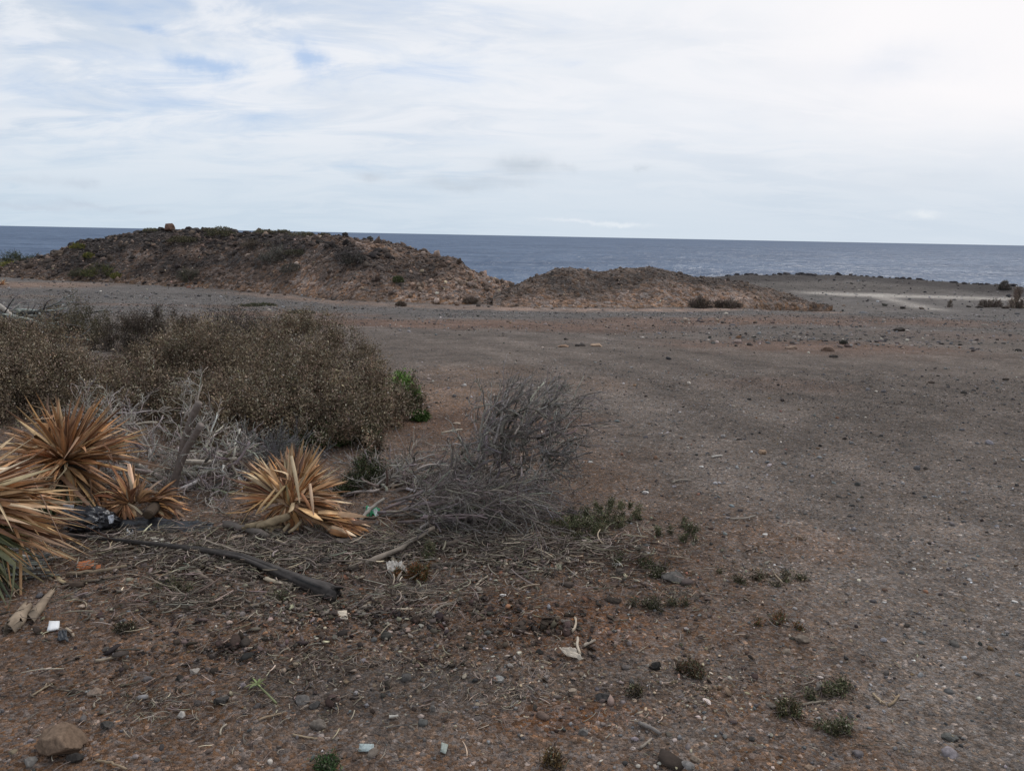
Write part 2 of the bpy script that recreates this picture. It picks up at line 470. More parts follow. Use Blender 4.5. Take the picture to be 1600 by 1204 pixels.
for (x0, x1, y0, y1) in [(-80000, 80000, _ys[-1], 90000), (-80000, -_bX_, -60, _ys[-1]), (_bX_, 80000, -60, _ys[-1])]:
    mb.add(np.array([(x0, y0, SEAZ), (x1, y0, SEAZ), (x1, y1, SEAZ), (x0, y1, SEAZ)]), np.array([[0, 1, 2, 3]]), np.array([.05, .08, .13]))
tag(mb.build('sea', m, smooth_=True), 'dark blue grey open sea with small white caps reaching to the horizon', kind='structure')

# ================================================================== soil colours by place
GREY = np.array([.152, .119, .097]); SOIL = np.array([.158, .100, .069]); RED = np.array([.155, .084, .052])
TRACK = np.array([.125, .112, .104]); BAND = np.array([.175, .108, .078]); PINK = np.array([.34, .225, .165])
SAND = np.array([.40, .35, .30]); FARG = np.array([.138, .116, .101]); TANS = np.array([.21, .135, .092])

_bl = [at(*p) for p in [(640, 560), (690, 600), (800, 640), (960, 700), (1090, 800), (1190, 900), (1310, 1050), (1420, 1200)]][::-1]
_bY = np.array([p[1] for p in _bl]); _bX = np.array([p[0] for p in _bl])
BLOBS = []
for (px, py, rx, ry, c, wt) in [
    (250, 476, 5, 2.0, BAND, .5), (450, 492, 3.5, 2.2, BAND, .8), (600, 506, 4.5, 2.6, BAND, 1.), (820, 508, 5.0, 3.2, BAND, .9), (1010, 505, 3.0, 3.0, BAND, .8),
    (1170, 503, 4.0, 3.5, BAND, 1.), (1260, 540, 3.0, 2.2, BAND, .9), (1360, 502, 6.0, 5.0, BAND, .8), (1500, 525, 3.0, 2.5, BAND, .35), (1220, 600, .9, .6, BAND, .4),
    (705, 620, .9, 1.0, TANS, .85), (770, 660, 1.2, .9, RED, .5), (940, 600, .5, .6, TANS, .35), (740, 580, 1.0, .7, TANS, .5), (1120, 640, .8, .5, GREY * 1.15, .5),
    (930, 985, .30, .33, RED, .8), (820, 960, .25, .25, RED, .5), (860, 1120, .25, .12, RED, .8), (960, 1110, .18, .10, RED, .6), (600, 1010, .5, .12, SOIL * .9, .6), (520, 960, .22, .18, RED, .6), (90, 1160, .35, .2, SOIL * 1.1, .8), (180, 960, .45, .35, SOIL * 1.0, .8), (330, 1040, .4, .2, SOIL, .6),
    (640, 1080, .55, .22, GREY * .82, .75), (1010, 1060, .4, .2, GREY * .85, .7), (560, 1150, .5, .1, GREY * .9, .5), (1060, 1150, .3, .12, GREY * .9, .6),
    (1450, 900, .9, .5, GREY * 1.22, .6), (1560, 1080, .4, .5, GREY * 1.3, .6), (1330, 760, 1.6, .8, GREY * 1.15, .5), (1250, 850, .4, .25, SOIL * 1.3, .5), (1160, 1090, .2, .12, SOIL * 1.1, .5),
    (1330, 480, 6, 3, FARG, .8), (1220, 446, 14, 10, FARG * .72, .85), (1400, 446, 14, 9, FARG * .80, .7), (60, 445, 5, 4, SOIL * 1.5, .7), (30, 462, 3.0, 2.0, TANS * .8, .5)]:
    p = at(px, py); BLOBS.append((p[0], p[1], rx, ry, c, wt))
_sa, _sb, _sc_, _sd = at(1290, 459), at(1700, 471), at(1370, 462), at(1450, 482)

def seg_d(X, Y, a, b, sy=1.):
    ax, ay, bx, by = a[0], a[1] / sy, b[0], b[1] / sy; Yv = Y / sy
    t = np.clip(((X - ax) * (bx - ax) + (Yv - ay) * (by - ay)) / ((bx - ax) ** 2 + (by - ay) ** 2), 0, 1)
    return np.hypot(X - ax - t * (bx - ax), Yv - ay - t * (by - ay))

# mounds: base line and skyline
def curve(pts, fn):
    o = np.array([fn(*p) for p in pts]); return o[:, 0], o[:, 1]
B1u, B1y = curve([(-60, 430), (60, 437), (160, 441), (300, 448), (420, 457), (560, 470), (700, 476), (800, 476), (860, 474)], lambda x, y: (ray(x, y)[0], at(x, y)[1]))
B2u, B2y = curve([(760, 478), (900, 481), (1060, 480), (1160, 482), (1230, 484), (1330, 487)], lambda x, y: (ray(x, y)[0], at(x, y)[1]))
S1 = [(-60, 425), (0, 418), (40, 409), (75, 397), (120, 379), (150, 375), (180, 369), (250, 361), (330, 360), (400, 363), (450, 364), (500, 367), (540, 369), (565, 374), (600, 379), (640, 388), (680, 399), (712, 404), (728, 415), (750, 428), (780, 438), (805, 446), (840, 462), (870, 476)]
S2 = [(770, 462), (800, 447), (820, 440), (845, 430), (870, 421), (890, 418), (912, 420), (930, 425), (948, 426), (970, 422), (1000, 420), (1030, 420), (1055, 425), (1085, 431), (1100, 430), (1125, 436), (1160, 441), (1200, 450), (1245, 464), (1280, 478), (1300, 492)]
class Mound:
    def __init__(s, bu, by, sky_, depth, seed, back):
        s.bu, s.by, s.seed, s.back = bu, by, seed, back
        r = np.array([ray(*p) for p in sky_]); s.su, s.ss = r[:, 0], r[:, 2]; s.dep = depth
    def yb(s, u): return np.interp(u, s.bu, s.by)
    def yc(s, u):
        k = (u - s.su[0]) / (s.su[-1] - s.su[0])
        return s.yb(u) + s.dep * np.clip(1.1 * np.sin(PI * np.clip(k, 0.03, .97)) ** .6, .25, 1)
    def pos(s, u, t, rough=1.):
        u = np.asarray(u, float); t = np.asarray(t, float)
        yb, yc = s.yb(u), s.yc(u)
        Y = yb + (yc - yb) * t
        X = u * Y
        zc = CAMZ + np.interp(u, s.su, s.ss) * yc
        zb = base_z(yb)
        pr = np.where(t < 1, np.sin(np.clip(t, -.2, 1) * PI / 2) ** 1 * (1 + .0 * t), np.cos(np.clip(t - 1, 0, 1) * PI / 2))
        z = zb + (zc - zb) * pr
        z = z - s.back * np.clip(t - 1, 0, 3) ** 2
        n = .34 * fbm(X * .35, Y * .35, s.seed, 4) + .20 * fbm(X * 1.3, Y * 1.3, s.seed + 7, 4, .65)
        ridge = np.abs(fbm(X * .8 + 3, Y * .5, s.seed + 3, 3))
        n = n - (.42 if s.seed == 40 else .22) * ridge + .07
        z = z + n * rough * smooth(s.su[0], s.su[0] + .06, u) * smooth(s.su[-1], s.su[-1] - .08, u) * smooth(-.05, .25, t) * np.where(np.abs(t - 1) < .25, .55, 1)
        z = z - .6 * smooth(.02, -.12, t)
        return np.stack([X, Y, z], -1)
MD1 = Mound(B1u, B1y, S1, 11.0, 40, 5.0)
MD2 = Mound(B2u, B2y, S2, 7.5, 60, 3.0)

_RUTS = []
for off in (-.75, .75):
    for pts_ in ([(1640, 1180), (1440, 900), (1290, 760), (1130, 650), (960, 580), (760, 535), (480, 492), (200, 462)], [(1900, 800), (1640, 690), (1350, 600), (1090, 550), (840, 518)]):
        pp_ = [at(*q) for q in pts_]; _RUTS.append([np.array([q[0] + off * .6, q[1] + off * .8]) for q in pp_])

def soil(X, Y):
    X = np.asarray(X, float); Y = np.asarray(Y, float)
    u = X / np.maximum(Y, .8)
    na = fbm(X * 1.6, Y * 1.6, 21, 4); nb = fbm(X * .5, Y * .5, 27, 4); nc = fbm(X * 5, Y * 5, 33, 3)
    c = np.zeros(X.shape + (3,)) + GREY
    k = smooth(12, 30, Y)[..., None]
    c = c * (1 - k) + (.5 * TRACK + .5 * FARG) * k
    # brown soil left of the gravel, in the foreground
    bx = np.interp(Y, _bY, _bX)
    sft = np.clip(.15 + .13 * Y, .3, 1.5)
    wsoil = smooth(sft, -sft, X - bx + na * sft * .9) * (1 - smooth(8.5, 10.5, Y + nb))
    patch = smooth(-.1, .35, na * .6 + nc * .5)
    sc_ = SOIL * (1 - .35 * patch[..., None]) + GREY * .35 * patch[..., None]
    c = c * (1 - wsoil[..., None]) + sc_ * wsoil[..., None]
    for (x0, y0, rx, ry, cc, wt) in BLOBS:
        d = np.hypot((X - x0) / rx, (Y - y0) / ry) + .55 * na * (.6 + .4 * nb)
        f = (wt * smooth(1.35, .35, d))[..., None]
        c = c * (1 - f) + cc * f
    # strips of pale earth at the foot of the mounds, the sandy far track
    ub = np.clip(u, B2u[0], B2u[-1]); inside = smooth(B2u[0] - .02, B2u[0] + .03, u) * smooth(B2u[-1] + .06, B2u[-1] - .04, u)
    f = (.85 * np.exp(-((Y - np.interp(ub, B2u, B2y) + 2.6 + 1.0 * nb) / 1.6) ** 2) * inside * smooth(-.9, .1, na))[..., None]
    c = c * (1 - f) + PINK * f
    ub = np.clip(u, B1u[0], B1u[-1]); inside = smooth(-.42, -.30, u) * smooth(B1u[-1], B1u[-1] - .05, u)
    f = (.8 * np.exp(-((Y - np.interp(ub, B1u, B1y) + 2.4 + 1.2 * nb) / 2.2) ** 2) * inside * smooth(-.9, .1, na))[..., None]
    c = c * (1 - f) + PINK * .72 * f
    f = (.9 * np.exp(-(seg_d(X, Y, _sa, _sb, 1) / 1.9) ** 2))[..., None]; c = c * (1 - f) + SAND * f
    f = (.7 * np.exp(-(seg_d(X, Y, _sc_, _sd, 2.) / .8) ** 2))[..., None]; c = c * (1 - f) + SAND * f
    # broken dark edge of the shore
    f = (.9 * smooth(-12, -4, Y - coast(u)) * (Y > 40))[..., None]; c = c * (1 - f) + np.array([.06, .05, .046]) * f
        # faint wheel tracks of the cars that come down here
    for poly in _RUTS:
        d = np.min([seg_d(X, Y, a_, b_) for a_, b_ in zip(poly[:-1], poly[1:])], 0)
        c = c * (1 + .11 * np.exp(-(d / .28) ** 2) * smooth(-.5, .3, nb) - .08 * np.exp(-((d - .55) / .22) ** 2))[..., None]
    return c * (1 + .24 * na + .20 * nb + .12 * nc)[..., None]

def mound_soil(md, X, Y, u, t):
    na = fbm(X * .9, Y * 1.4, md.seed + 70, 5, .6); nb = fbm(X * .25, Y * .25, md.seed + 80, 4); nc = fbm(X * 3, Y * 3, md.seed + 90, 3)
    c = np.zeros(X.shape + (3,)) + (np.array([.128, .088, .067]) if md is MD1 else np.array([.150, .108, .084]))
    if md is MD1:
        spots = [(482, 448, .022, .16, 1.), (462, 425, .028, .12, .8), (545, 458, .035, .20, .7), (655, 462, .06, .22, .75), (710, 448, .05, .25, .55), (760, 440, .05, .45, .9), (410, 455, .06, .10, .6), (300, 450, .05, .08, .5), (570, 385, .05, .12, .55), (225, 402, .02, .10, .6), (300, 395, .03, .10, .5), (610, 390, .04, .08, .35), (350, 425, .05, .10, .3)]
        darks = [(-.42, .90, .12, .55, .9), (-.33, .85, .07, .4, .9), (-.30, .58, .05, .28, .9), (-.50, .8, .09, .7, .9), (-.21, .5, .04, .25, .9), (-.40, .3, .09, .22, .7), (-.55, .4, .05, .4, .6), (-.12, .3, .04, .2, .5), (-.02, .3, .03, .3, .4), (-.19, .6, .03, .2, .6)]
    else:
        spots = [(830, 470, .05, .22, .9), (900, 474, .07, .16, .8), (975, 466, .035, .25, .7), (1070, 462, .06, .30, .8), (1120, 466, .07, .30, .7), (1010, 474, .08, .16, .7), (1180, 470, .05, .2, .6)]
        darks = [(.24, .8, .06, .5, .6), (.05, .7, .03, .3, .35), (.12, .6, .06, .3, .3), (.18, .75, .03, .3, .3)]
    for (a, b_, ra, rb, wt) in darks:
        f = (wt * smooth(1.3, .3, np.hypot((u - a) / ra, (t - b_) / rb) + .6 * na))[..., None]
        c = c * (1 - f) + np.array([.056, .045, .040]) * f
    for (px_, py_, ra, rb, wt) in spots:
        a = ray(px_, py_)[0]; cy_ = np.interp(px_, [q[0] for q in (S1 if md is MD1 else S2)], [q[1] for q in (S1 if md is MD1 else S2)]); by_ = np.interp(px_, [160, 300, 420, 560, 700, 1330], [441, 448, 457, 470, 476, 484]); b_ = math.asin(min(1, max(0, (by_ - py_) / max(by_ - cy_, 3)))) * 2 / PI
        f = (wt * smooth(1.2, .3, np.hypot((u - a) / ra, (t - b_) / rb) + .45 * na))[..., None]
        c = c * (1 - f) + PINK * (.85 if md is MD1 else .80) * f
    f = (.6 * smooth(.12, 0., t))[..., None]; c = c * (1 - f) + TANS * 1.15 * f
    return np.clip(c * (1 + .35 * na + .25 * nb + .25 * nc)[..., None], .01, .9)

# ground material: the colour of the place, broken up by grit, with a rough surface
def ground_mat(name, s1, s2, bump, far=False):
    m, nt, b = new_mat(name); L = nt.links
    a = N(nt, 'ShaderNodeAttribute', attribute_name='Col'); tc = N(nt, 'ShaderNodeTexCoord')
    v1 = N(nt, 'ShaderNodeTexVoronoi', Scale=s1); L.new(tc.outputs['Object'], v1.inputs['Vector'])
    v2 = N(nt, 'ShaderNodeTexVoronoi', Scale=s2); L.new(tc.outputs['Object'], v2.inputs['Vector'])
    n = N(nt, 'ShaderNodeTexNoise', Scale=s1 * .25, Detail=8., Roughness=.7); L.new(tc.outputs['Object'], n.inputs['Vector'])
    n0 = N(nt, 'ShaderNodeTexNoise', Scale=s1 * .04, Detail=6., Roughness=.65); L.new(tc.outputs['Object'], n0.inputs['Vector'])
    def mr(x, a_, b_, c_, d_):
        q = N(nt, 'ShaderNodeMapRange'); q.inputs['From Min'].default_value = a_; q.inputs['From Max'].default_value = b_; q.inputs['To Min'].default_value = c_; q.inputs['To Max'].default_value = d_
        L.new(x, q.inputs['Value']); return q.outputs[0]
    def mul(x, y, op='MULTIPLY'):
        q = N(nt, 'ShaderNodeMath', operation=op); L.new(x, q.inputs[0])
        if isinstance(y, float): q.inputs[1].default_value = y
        else: L.new(y, q.inputs[1])
        return q.outputs[0]
    sp1 = N(nt, 'ShaderNodeSeparateColor'); L.new(v1.outputs['Color'], sp1.inputs[0])
    sp2 = N(nt, 'ShaderNodeSeparateColor'); L.new(v2.outputs['Color'], sp2.inputs[0])
    f = mul(mr(sp1.outputs[0], 0, 1, .66, 1.34), mr(sp2.outputs[0], 0, 1, .72, 1.28))
    f = mul(f, mr(n.outputs['Fac'], .25, .75, .55, 1.45)); f = mul(f, mr(n0.outputs['Fac'], .3, .7, .76, 1.24))
    f = mul(f, mr(sp1.outputs[1], .955, .975, 1., 1.25 if far else 2.1))
    vm = N(nt, 'ShaderNodeVectorMath', operation='SCALE'); L.new(a.outputs['Color'], vm.inputs[0]); L.new(f, vm.inputs['Scale'])
    # grey grit lies among the brown earth
    hs = N(nt, 'ShaderNodeHueSaturation'); L.new(vm.outputs[0], hs.inputs['Color']); L.new(mr(sp1.outputs[2], 0, 1, .55, 1.3), hs.inputs['Saturation'])
    L.new(hs.outputs[0], b.inputs['Base Color'])
    h = mul(mul(v1.outputs['Distance'], -1.0), mul(n.outputs['Fac'], 1.2), 'ADD')
    h = mul(h, mul(v2.outputs['Distance'], -.5), 'ADD')
    bp0 = N(nt, 'ShaderNodeBump', Strength=.8, Distance=bump * 3.2); L.new(n0.outputs['Fac'], bp0.inputs['Height'])
    bp = N(nt, 'ShaderNodeBump', Strength=1.0, Distance=bump); L.new(h, bp.inputs['Height']); L.new(bp0.outputs[0], bp.inputs['Normal']); L.new(bp.outputs[0], b.inputs['Normal'])
    b.inputs['Roughness'].default_value = .95; b.inputs['Specular IOR Level'].default_value = .12
    return m
M['ground'] = ground_mat('gravelly_earth', 75., 190., .012)
M['hill'] = ground_mat('stony_earth', 4.5, 13., .16, True)

def grid_faces(r, c):
    idx = np.arange(r * c).reshape(r, c)
    return np.stack([idx[:-1, :-1], idx[:-1, 1:], idx[1:, 1:], idx[1:, :-1]], -1).reshape(-1, 4)

ys = [-14.]
while ys[-1] < 1: ys.append(ys[-1] + .35)
while ys[-1] < 118: ys.append(ys[-1] + max(.022, .0062 * ys[-1]))
ys = np.array(ys)
us = np.sinh(np.linspace(-1, 1, 640) * 1.9) / math.sinh(1.9) * 1.7
U, Yg = np.meshgrid(us, ys); Xg = U * (Yg + 6 + 10 * smooth(1, -14, Yg))
mb = MB(); mb.add(np.stack([Xg, Yg, ground_z(Xg, Yg)], -1).reshape(-1, 3), grid_faces(*Xg.shape), np.clip(soil(Xg, Yg), .01, .9).reshape(-1, 3))
tag(mb.build('ground', M['ground'], smooth_=True), 'bare gravelly ground, brown earth in front and grey gravel behind', kind='structure')

for md, nm, lb, un in ((MD1, 'hill', 'long brown rocky mound in front of the sea', 620), (MD2, 'hill', 'low double humped mound of grey brown rubble', 460)):
    uu = np.linspace(md.su[0], md.su[-1], un); tt = np.concatenate([np.linspace(-.12, 1.2, 190), np.linspace(1.23, 2.2, 20)])
    Ug, Tg = np.meshgrid(uu, tt); P = md.pos(Ug, Tg)
    mb = MB(); mb.add(P.reshape(-1, 3), grid_faces(*Ug.shape), mound_soil(md, P[..., 0], P[..., 1], Ug, Tg).reshape(-1, 3))
    tag(mb.build(nm, M['hill'], smooth_=False), lb, kind='structure')
#PART2
# ================================================================== loose gravel and rubble (nobody could count it)
rng = np.random.default_rng(11)
def field(n, y0, y1, pw=1.0, umax=.82):
    """points of the view wedge between two distances, even per area when pw = 1"""
    v = rng.uniform(0, 1, n)
    Y = np.sqrt(y0 ** 2 + v ** pw * (y1 ** 2 - y0 ** 2))
    X = rng.uniform(-umax, umax, n) * (Y + 1.2)
    return X, Y

def stone_cols(X, Y, rng, pale=.03):
    n = len(X)
    c = soil(X, Y)
    g = c.mean(-1, keepdims=True) * np.array([1.02, .99, .99])
    k = rng.uniform(.3, 1, (n, 1))
    c = (c * (1 - k) + g * k) * np.exp(rng.normal(0, .48, (n, 1))) * np.exp(rng.normal(0, .022, (n, 3))) * 1.12
    q = rng.uniform(0, 1, n)
    c[q < pale] = jitter((.40, .35, .29), int((q < pale).sum()), rng, .3, .02)
    r = (q > pale) & (q < pale + .05); c[r] = jitter((.165, .172, .168), int(r.sum()), rng, .2, .02)
    r = (q > .93); c[r] = jitter((.05, .043, .04), int(r.sum()), rng, .2)
    r = (q > .90) & (q < .93); c[r] = jitter((.20, .12, .075), int(r.sum()), rng, .2)
    return np.clip(c, .012, .75)

mb = MB()
X, Y = field(130000, 1.7, 10)
cl = fbm(X * 2.2, Y * 2.2, 201, 4)
keep = rng.uniform(0, 1, len(X)) < np.clip(.55 + .9 * cl, .12, 1)
X, Y = X[keep], Y[keep]
S = .0034 * np.exp(rng.normal(0, .5, len(X)))
pebbles(mb, np.stack([X, Y, ground_z(X, Y)], 1), S, stone_cols(X, Y, rng, .03), rng, 0)
X, Y = field(9000, 1.7, 10, 1.1)
cl = fbm(X * 1.7, Y * 1.7, 205, 4); keep = rng.uniform(0, 1, len(X)) < np.clip(.4 + 1.1 * cl, .08, 1)
X, Y = X[keep], Y[keep]
S = .0075 * np.exp(rng.normal(0, .40, len(X)))
pebbles(mb, np.stack([X, Y, ground_z(X, Y)], 1), S, stone_cols(X, Y, rng, .03), rng, 0, rough=.16)
X, Y = field(1500, 1.7, 11, 1.2)
S = .013 * np.exp(rng.normal(0, .33, len(X)))
pebbles(mb, np.stack([X, Y, ground_z(X, Y)], 1), S, stone_cols(X, Y, rng, .03), rng, 1, rough=.12, sink=.3)
X, Y = field(60000, 9, 44, .8, .8)
uu_ = X / Y; foot = np.where(uu_ < B2u[0], np.interp(uu_, B1u, B1y), np.interp(uu_, B2u, B2y))
cl = fbm(X * .5, Y * .5, 209, 4); keep = (rng.uniform(0, 1, len(X)) < np.clip(.5 + .9 * cl, .12, 1)) & ((Y < foot - 5) | (uu_ > .30) | (rng.uniform(0, 1, len(X)) < .2))
X, Y = X[keep], Y[keep]
S = .012 * np.exp(rng.normal(0, .45, len(X))) * np.clip(Y / 18, .7, 1.5)
pebbles(mb, np.stack([X, Y, ground_z(X, Y)], 1), S, stone_cols(X, Y, rng, .035), rng, 0)
X, Y = field(2600, 15, 46, .8, .8)
cl = fbm(X * .35, Y * .35, 212, 4); keep = rng.uniform(0, 1, len(X)) < np.clip(.3 + 1.3 * cl, .03, 1)
X, Y = X[keep], Y[keep]
S = .026 * np.exp(rng.normal(0, .45, len(X)))
pebbles(mb, np.stack([X, Y, ground_z(X, Y)], 1), S, stone_cols(X, Y, rng, .05), rng, 0, sink=.35)
for (px, py, rx, ry, n_) in [(1250, 530, 4, 3, 900), (1130, 503, 2.5, 1.6, 160), (1400, 520, 4, 3, 350), (600, 500, 6, 3, 300), (60, 462, 5, 4, 700)]:
    p = at(px, py); X = p[0] + rng.normal(0, rx * .6, n_); Y = p[1] + rng.normal(0, ry * .6, n_); S = .017 * np.exp(rng.normal(0, .6, n_))
    pebbles(mb, np.stack([X, Y, ground_z(X, Y)], 1), S, stone_cols(X, Y, rng, .05), rng, 0, sink=.3)
X, Y = field(5000, 40, 95, .9, .8)
keep = Y < coast(X / Y) + 1
X, Y = X[keep], Y[keep]
S = .05 * np.exp(rng.normal(0, .5, len(X)))
pebbles(mb, np.stack([X, Y, ground_z(X, Y)], 1), S, stone_cols(X, Y, rng, .03), rng, 0)
tag(mb.build('gravel', M['stone']), 'loose grey and brown gravel strewn over the bare ground', kind='stuff')

for md, nr, nm, lb in ((MD1, 15000, 'rubble', 'loose brown stones and dark lava rubble covering the long mound'), (MD2, 9000, 'rubble', 'loose grey brown stones covering the low double mound')):
    u = rng.uniform(md.su[0] + .01, md.su[-1] - .01, nr); t = rng.uniform(-.05, 1.12, nr) ** 1.0
    P = md.pos(u, t)
    c = mound_soil(md, P[:, 0], P[:, 1], u, t)
    k = rng.uniform(.0, .55, (nr, 1)); c = (c * (1 - k) + c.mean(-1, keepdims=True) * np.array([1.08, .98, .92]) * k) * np.exp(rng.normal(0, .42, (nr, 1)))
    q = rng.uniform(0, 1, nr); c[q < .03] = jitter((.36, .27, .2), int((q < .03).sum()), rng, .2)
    S = .030 * np.exp(rng.normal(0, .65, nr)) * (1.1 if md is MD1 else .62)
    mb = MB(); pebbles(mb, P, S, np.clip(c, .015, .6), rng, 0, flat=(.45, .9), tilt=.5, sink=.3)
    if md is MD1:      # broken lava blocks, thick on the left shoulder and under the crest
        nb_ = 2200; u = -.64 + .50 * rng.beta(1.2, 1.8, nb_); t = 1.02 - np.abs(rng.normal(0, .42, nb_)); t = np.clip(t, .02, 1.04); P = md.pos(u, t)
        keep = fbm(P[:, 0] * .5, P[:, 1] * .5, 402, 3) > -.12; P = P[keep]; nk = len(P)
        pebbles(mb, P, .10 * np.exp(rng.normal(0, .45, nk)), mixcol([(.055, .046, .042), (.095, .072, .060), (.16, .115, .088)], (1, .8, .5), nk, rng, .25, .02), rng, 1, flat=(.45, .9), rough=.2, tilt=.6, sink=.35)
    tag(mb.build(nm, M['rubble']), lb, kind='stuff')

# ================================================================== dry twigs, splinters and leaf crumbs on the earth
def litter(n, boxes, lmin, lmax, r0, cols, wts, seed, lift=.004):
    rg = np.random.default_rng(seed); mb = MB()
    Pall = []
    for (px, py, rx, ry, share) in boxes:
        p = at(px, py); k = int(n * share)
        a = rg.uniform(0, 2 * PI, k); r = np.abs(rg.normal(0, .62, k))
        Pall.append(np.stack([p[0] + rx * r * np.cos(a), p[1] + ry * r * np.sin(a)], 1))
    P = np.concatenate(Pall); n = len(P)
    Lr = np.exp(rg.uniform(math.log(lmin), math.log(lmax), n)); a = rg.uniform(0, 2 * PI, n); bend = rg.normal(0, .45, n)
    k = 5; s = np.linspace(-.5, .5, k)
    an = a[:, None] + bend[:, None] * s[None] * 2
    x = P[:, 0:1] + np.cumsum(np.cos(an), 1) * (Lr / k)[:, None]; y = P[:, 1:2] + np.cumsum(np.sin(an), 1) * (Lr / k)[:, None]
    tilt = rg.normal(0, .18, n)
    rad = r0 * np.exp(rg.normal(0, .35, n)) * (Lr / lmax) ** .35
    z = ground_z(x, y) + lift * rg.uniform(.1, 1.6, n)[:, None] + rad[:, None] + np.abs(tilt[:, None] * (s + .5)[None] * Lr[:, None]) * .6
    tubes(mb, np.stack([x, y, z], -1), rad[:, None] * np.linspace(1, .6, k)[None], 4, mixcol(cols, wts, n, rg, .3))
    return mb
TW = [(.20, .165, .135), (.125, .098, .078), (.33, .27, .205), (.075, .058, .046)]
mb = litter(9500, [(620, 850, 1.25, .32, .27), (330, 870, 1.1, .25, .20), (480, 860, .7, .3, .12), (820, 850, .7, .35, .13), (300, 940, .9, .35, .08), (640, 930, .8, .3, .06), (930, 860, .6, .4, .07), (200, 850, .6, .25, .07)], .025, .17, .0026, TW, (.35, .25, .18, .22), 31, .02)
mb2 = litter(3600, [(500, 1030, 1.0, .45, .25), (250, 1100, .8, .35, .2), (800, 1080, .8, .4, .15), (1050, 930, .7, .5, .15), (700, 960, 1.0, .4, .15), (1250, 1080, .5, .4, .1)], .015, .075, .0016, TW, (.33, .2, .25, .22), 32, .004)
for q in (mb2,):
    mb.V += q.V; mb.C += q.C; mb.F += [f + mb.n for f in q.F]; mb.n += q.n
# flat splinters and leaf bits
def chips(mb, n, boxes, l0, cols, wts, seed):
    rg = np.random.default_rng(seed); Ps = []
    for (px, py, rx, ry, share) in boxes:
        p = at(px, py); k = int(n * share); a = rg.uniform(0, 2 * PI, k); r = np.abs(rg.normal(0, .6, k))
        Ps.append(np.stack([p[0] + rx * r * np.cos(a), p[1] + ry * r * np.sin(a)], 1))
    P = np.concatenate(Ps); n = len(P)
    P3 = np.concatenate([P, (ground_z(P[:, 0], P[:, 1]) + rg.uniform(.003, .02, n))[:, None]], 1)
    D = rg.normal(0, 1, (n, 3)); D[:, 2] *= .22
    Lr = l0 * np.exp(rg.normal(0, .5, n))
    pebbles(mb, P3 - [0, 0, .004], Lr * .5, mixcol(cols, wts, n, rg, .3), rg, 0, flat=(.12, .3), rough=.3, tilt=.35, sink=.2)
chips(mb, 7000, [(620, 860, 1.3, .4, .35), (350, 890, 1.1, .35, .25), (820, 880, .8, .4, .2), (500, 960, 1.0, .35, .2)], .014, TW + [(.2, .10, .06)], (.25, .3, .12, .25, .08), 33)
chips(mb, 3000, [(1200, 900, 1.6, 1.4, .4), (700, 1040, 1.4, .6, .3), (1100, 1080, 1.0, .6, .3)], .008, [(.27, .21, .15), (.34, .29, .23), (.16, .11, .075)], (.5, .2, .4), 34)
chips(mb, 1300, [(350, 1020, 1.1, .5, .4), (620, 960, 1.0, .4, .3), (850, 980, .8, .5, .3)], .016, [(.055, .040, .031), (.08, .058, .044), (.04, .032, .028)], (1, .7, .6), 35)
tag(mb.build('twig_litter', M['bark']), 'dry twigs, splinters and bark crumbs scattered over the brown earth', kind='stuff')

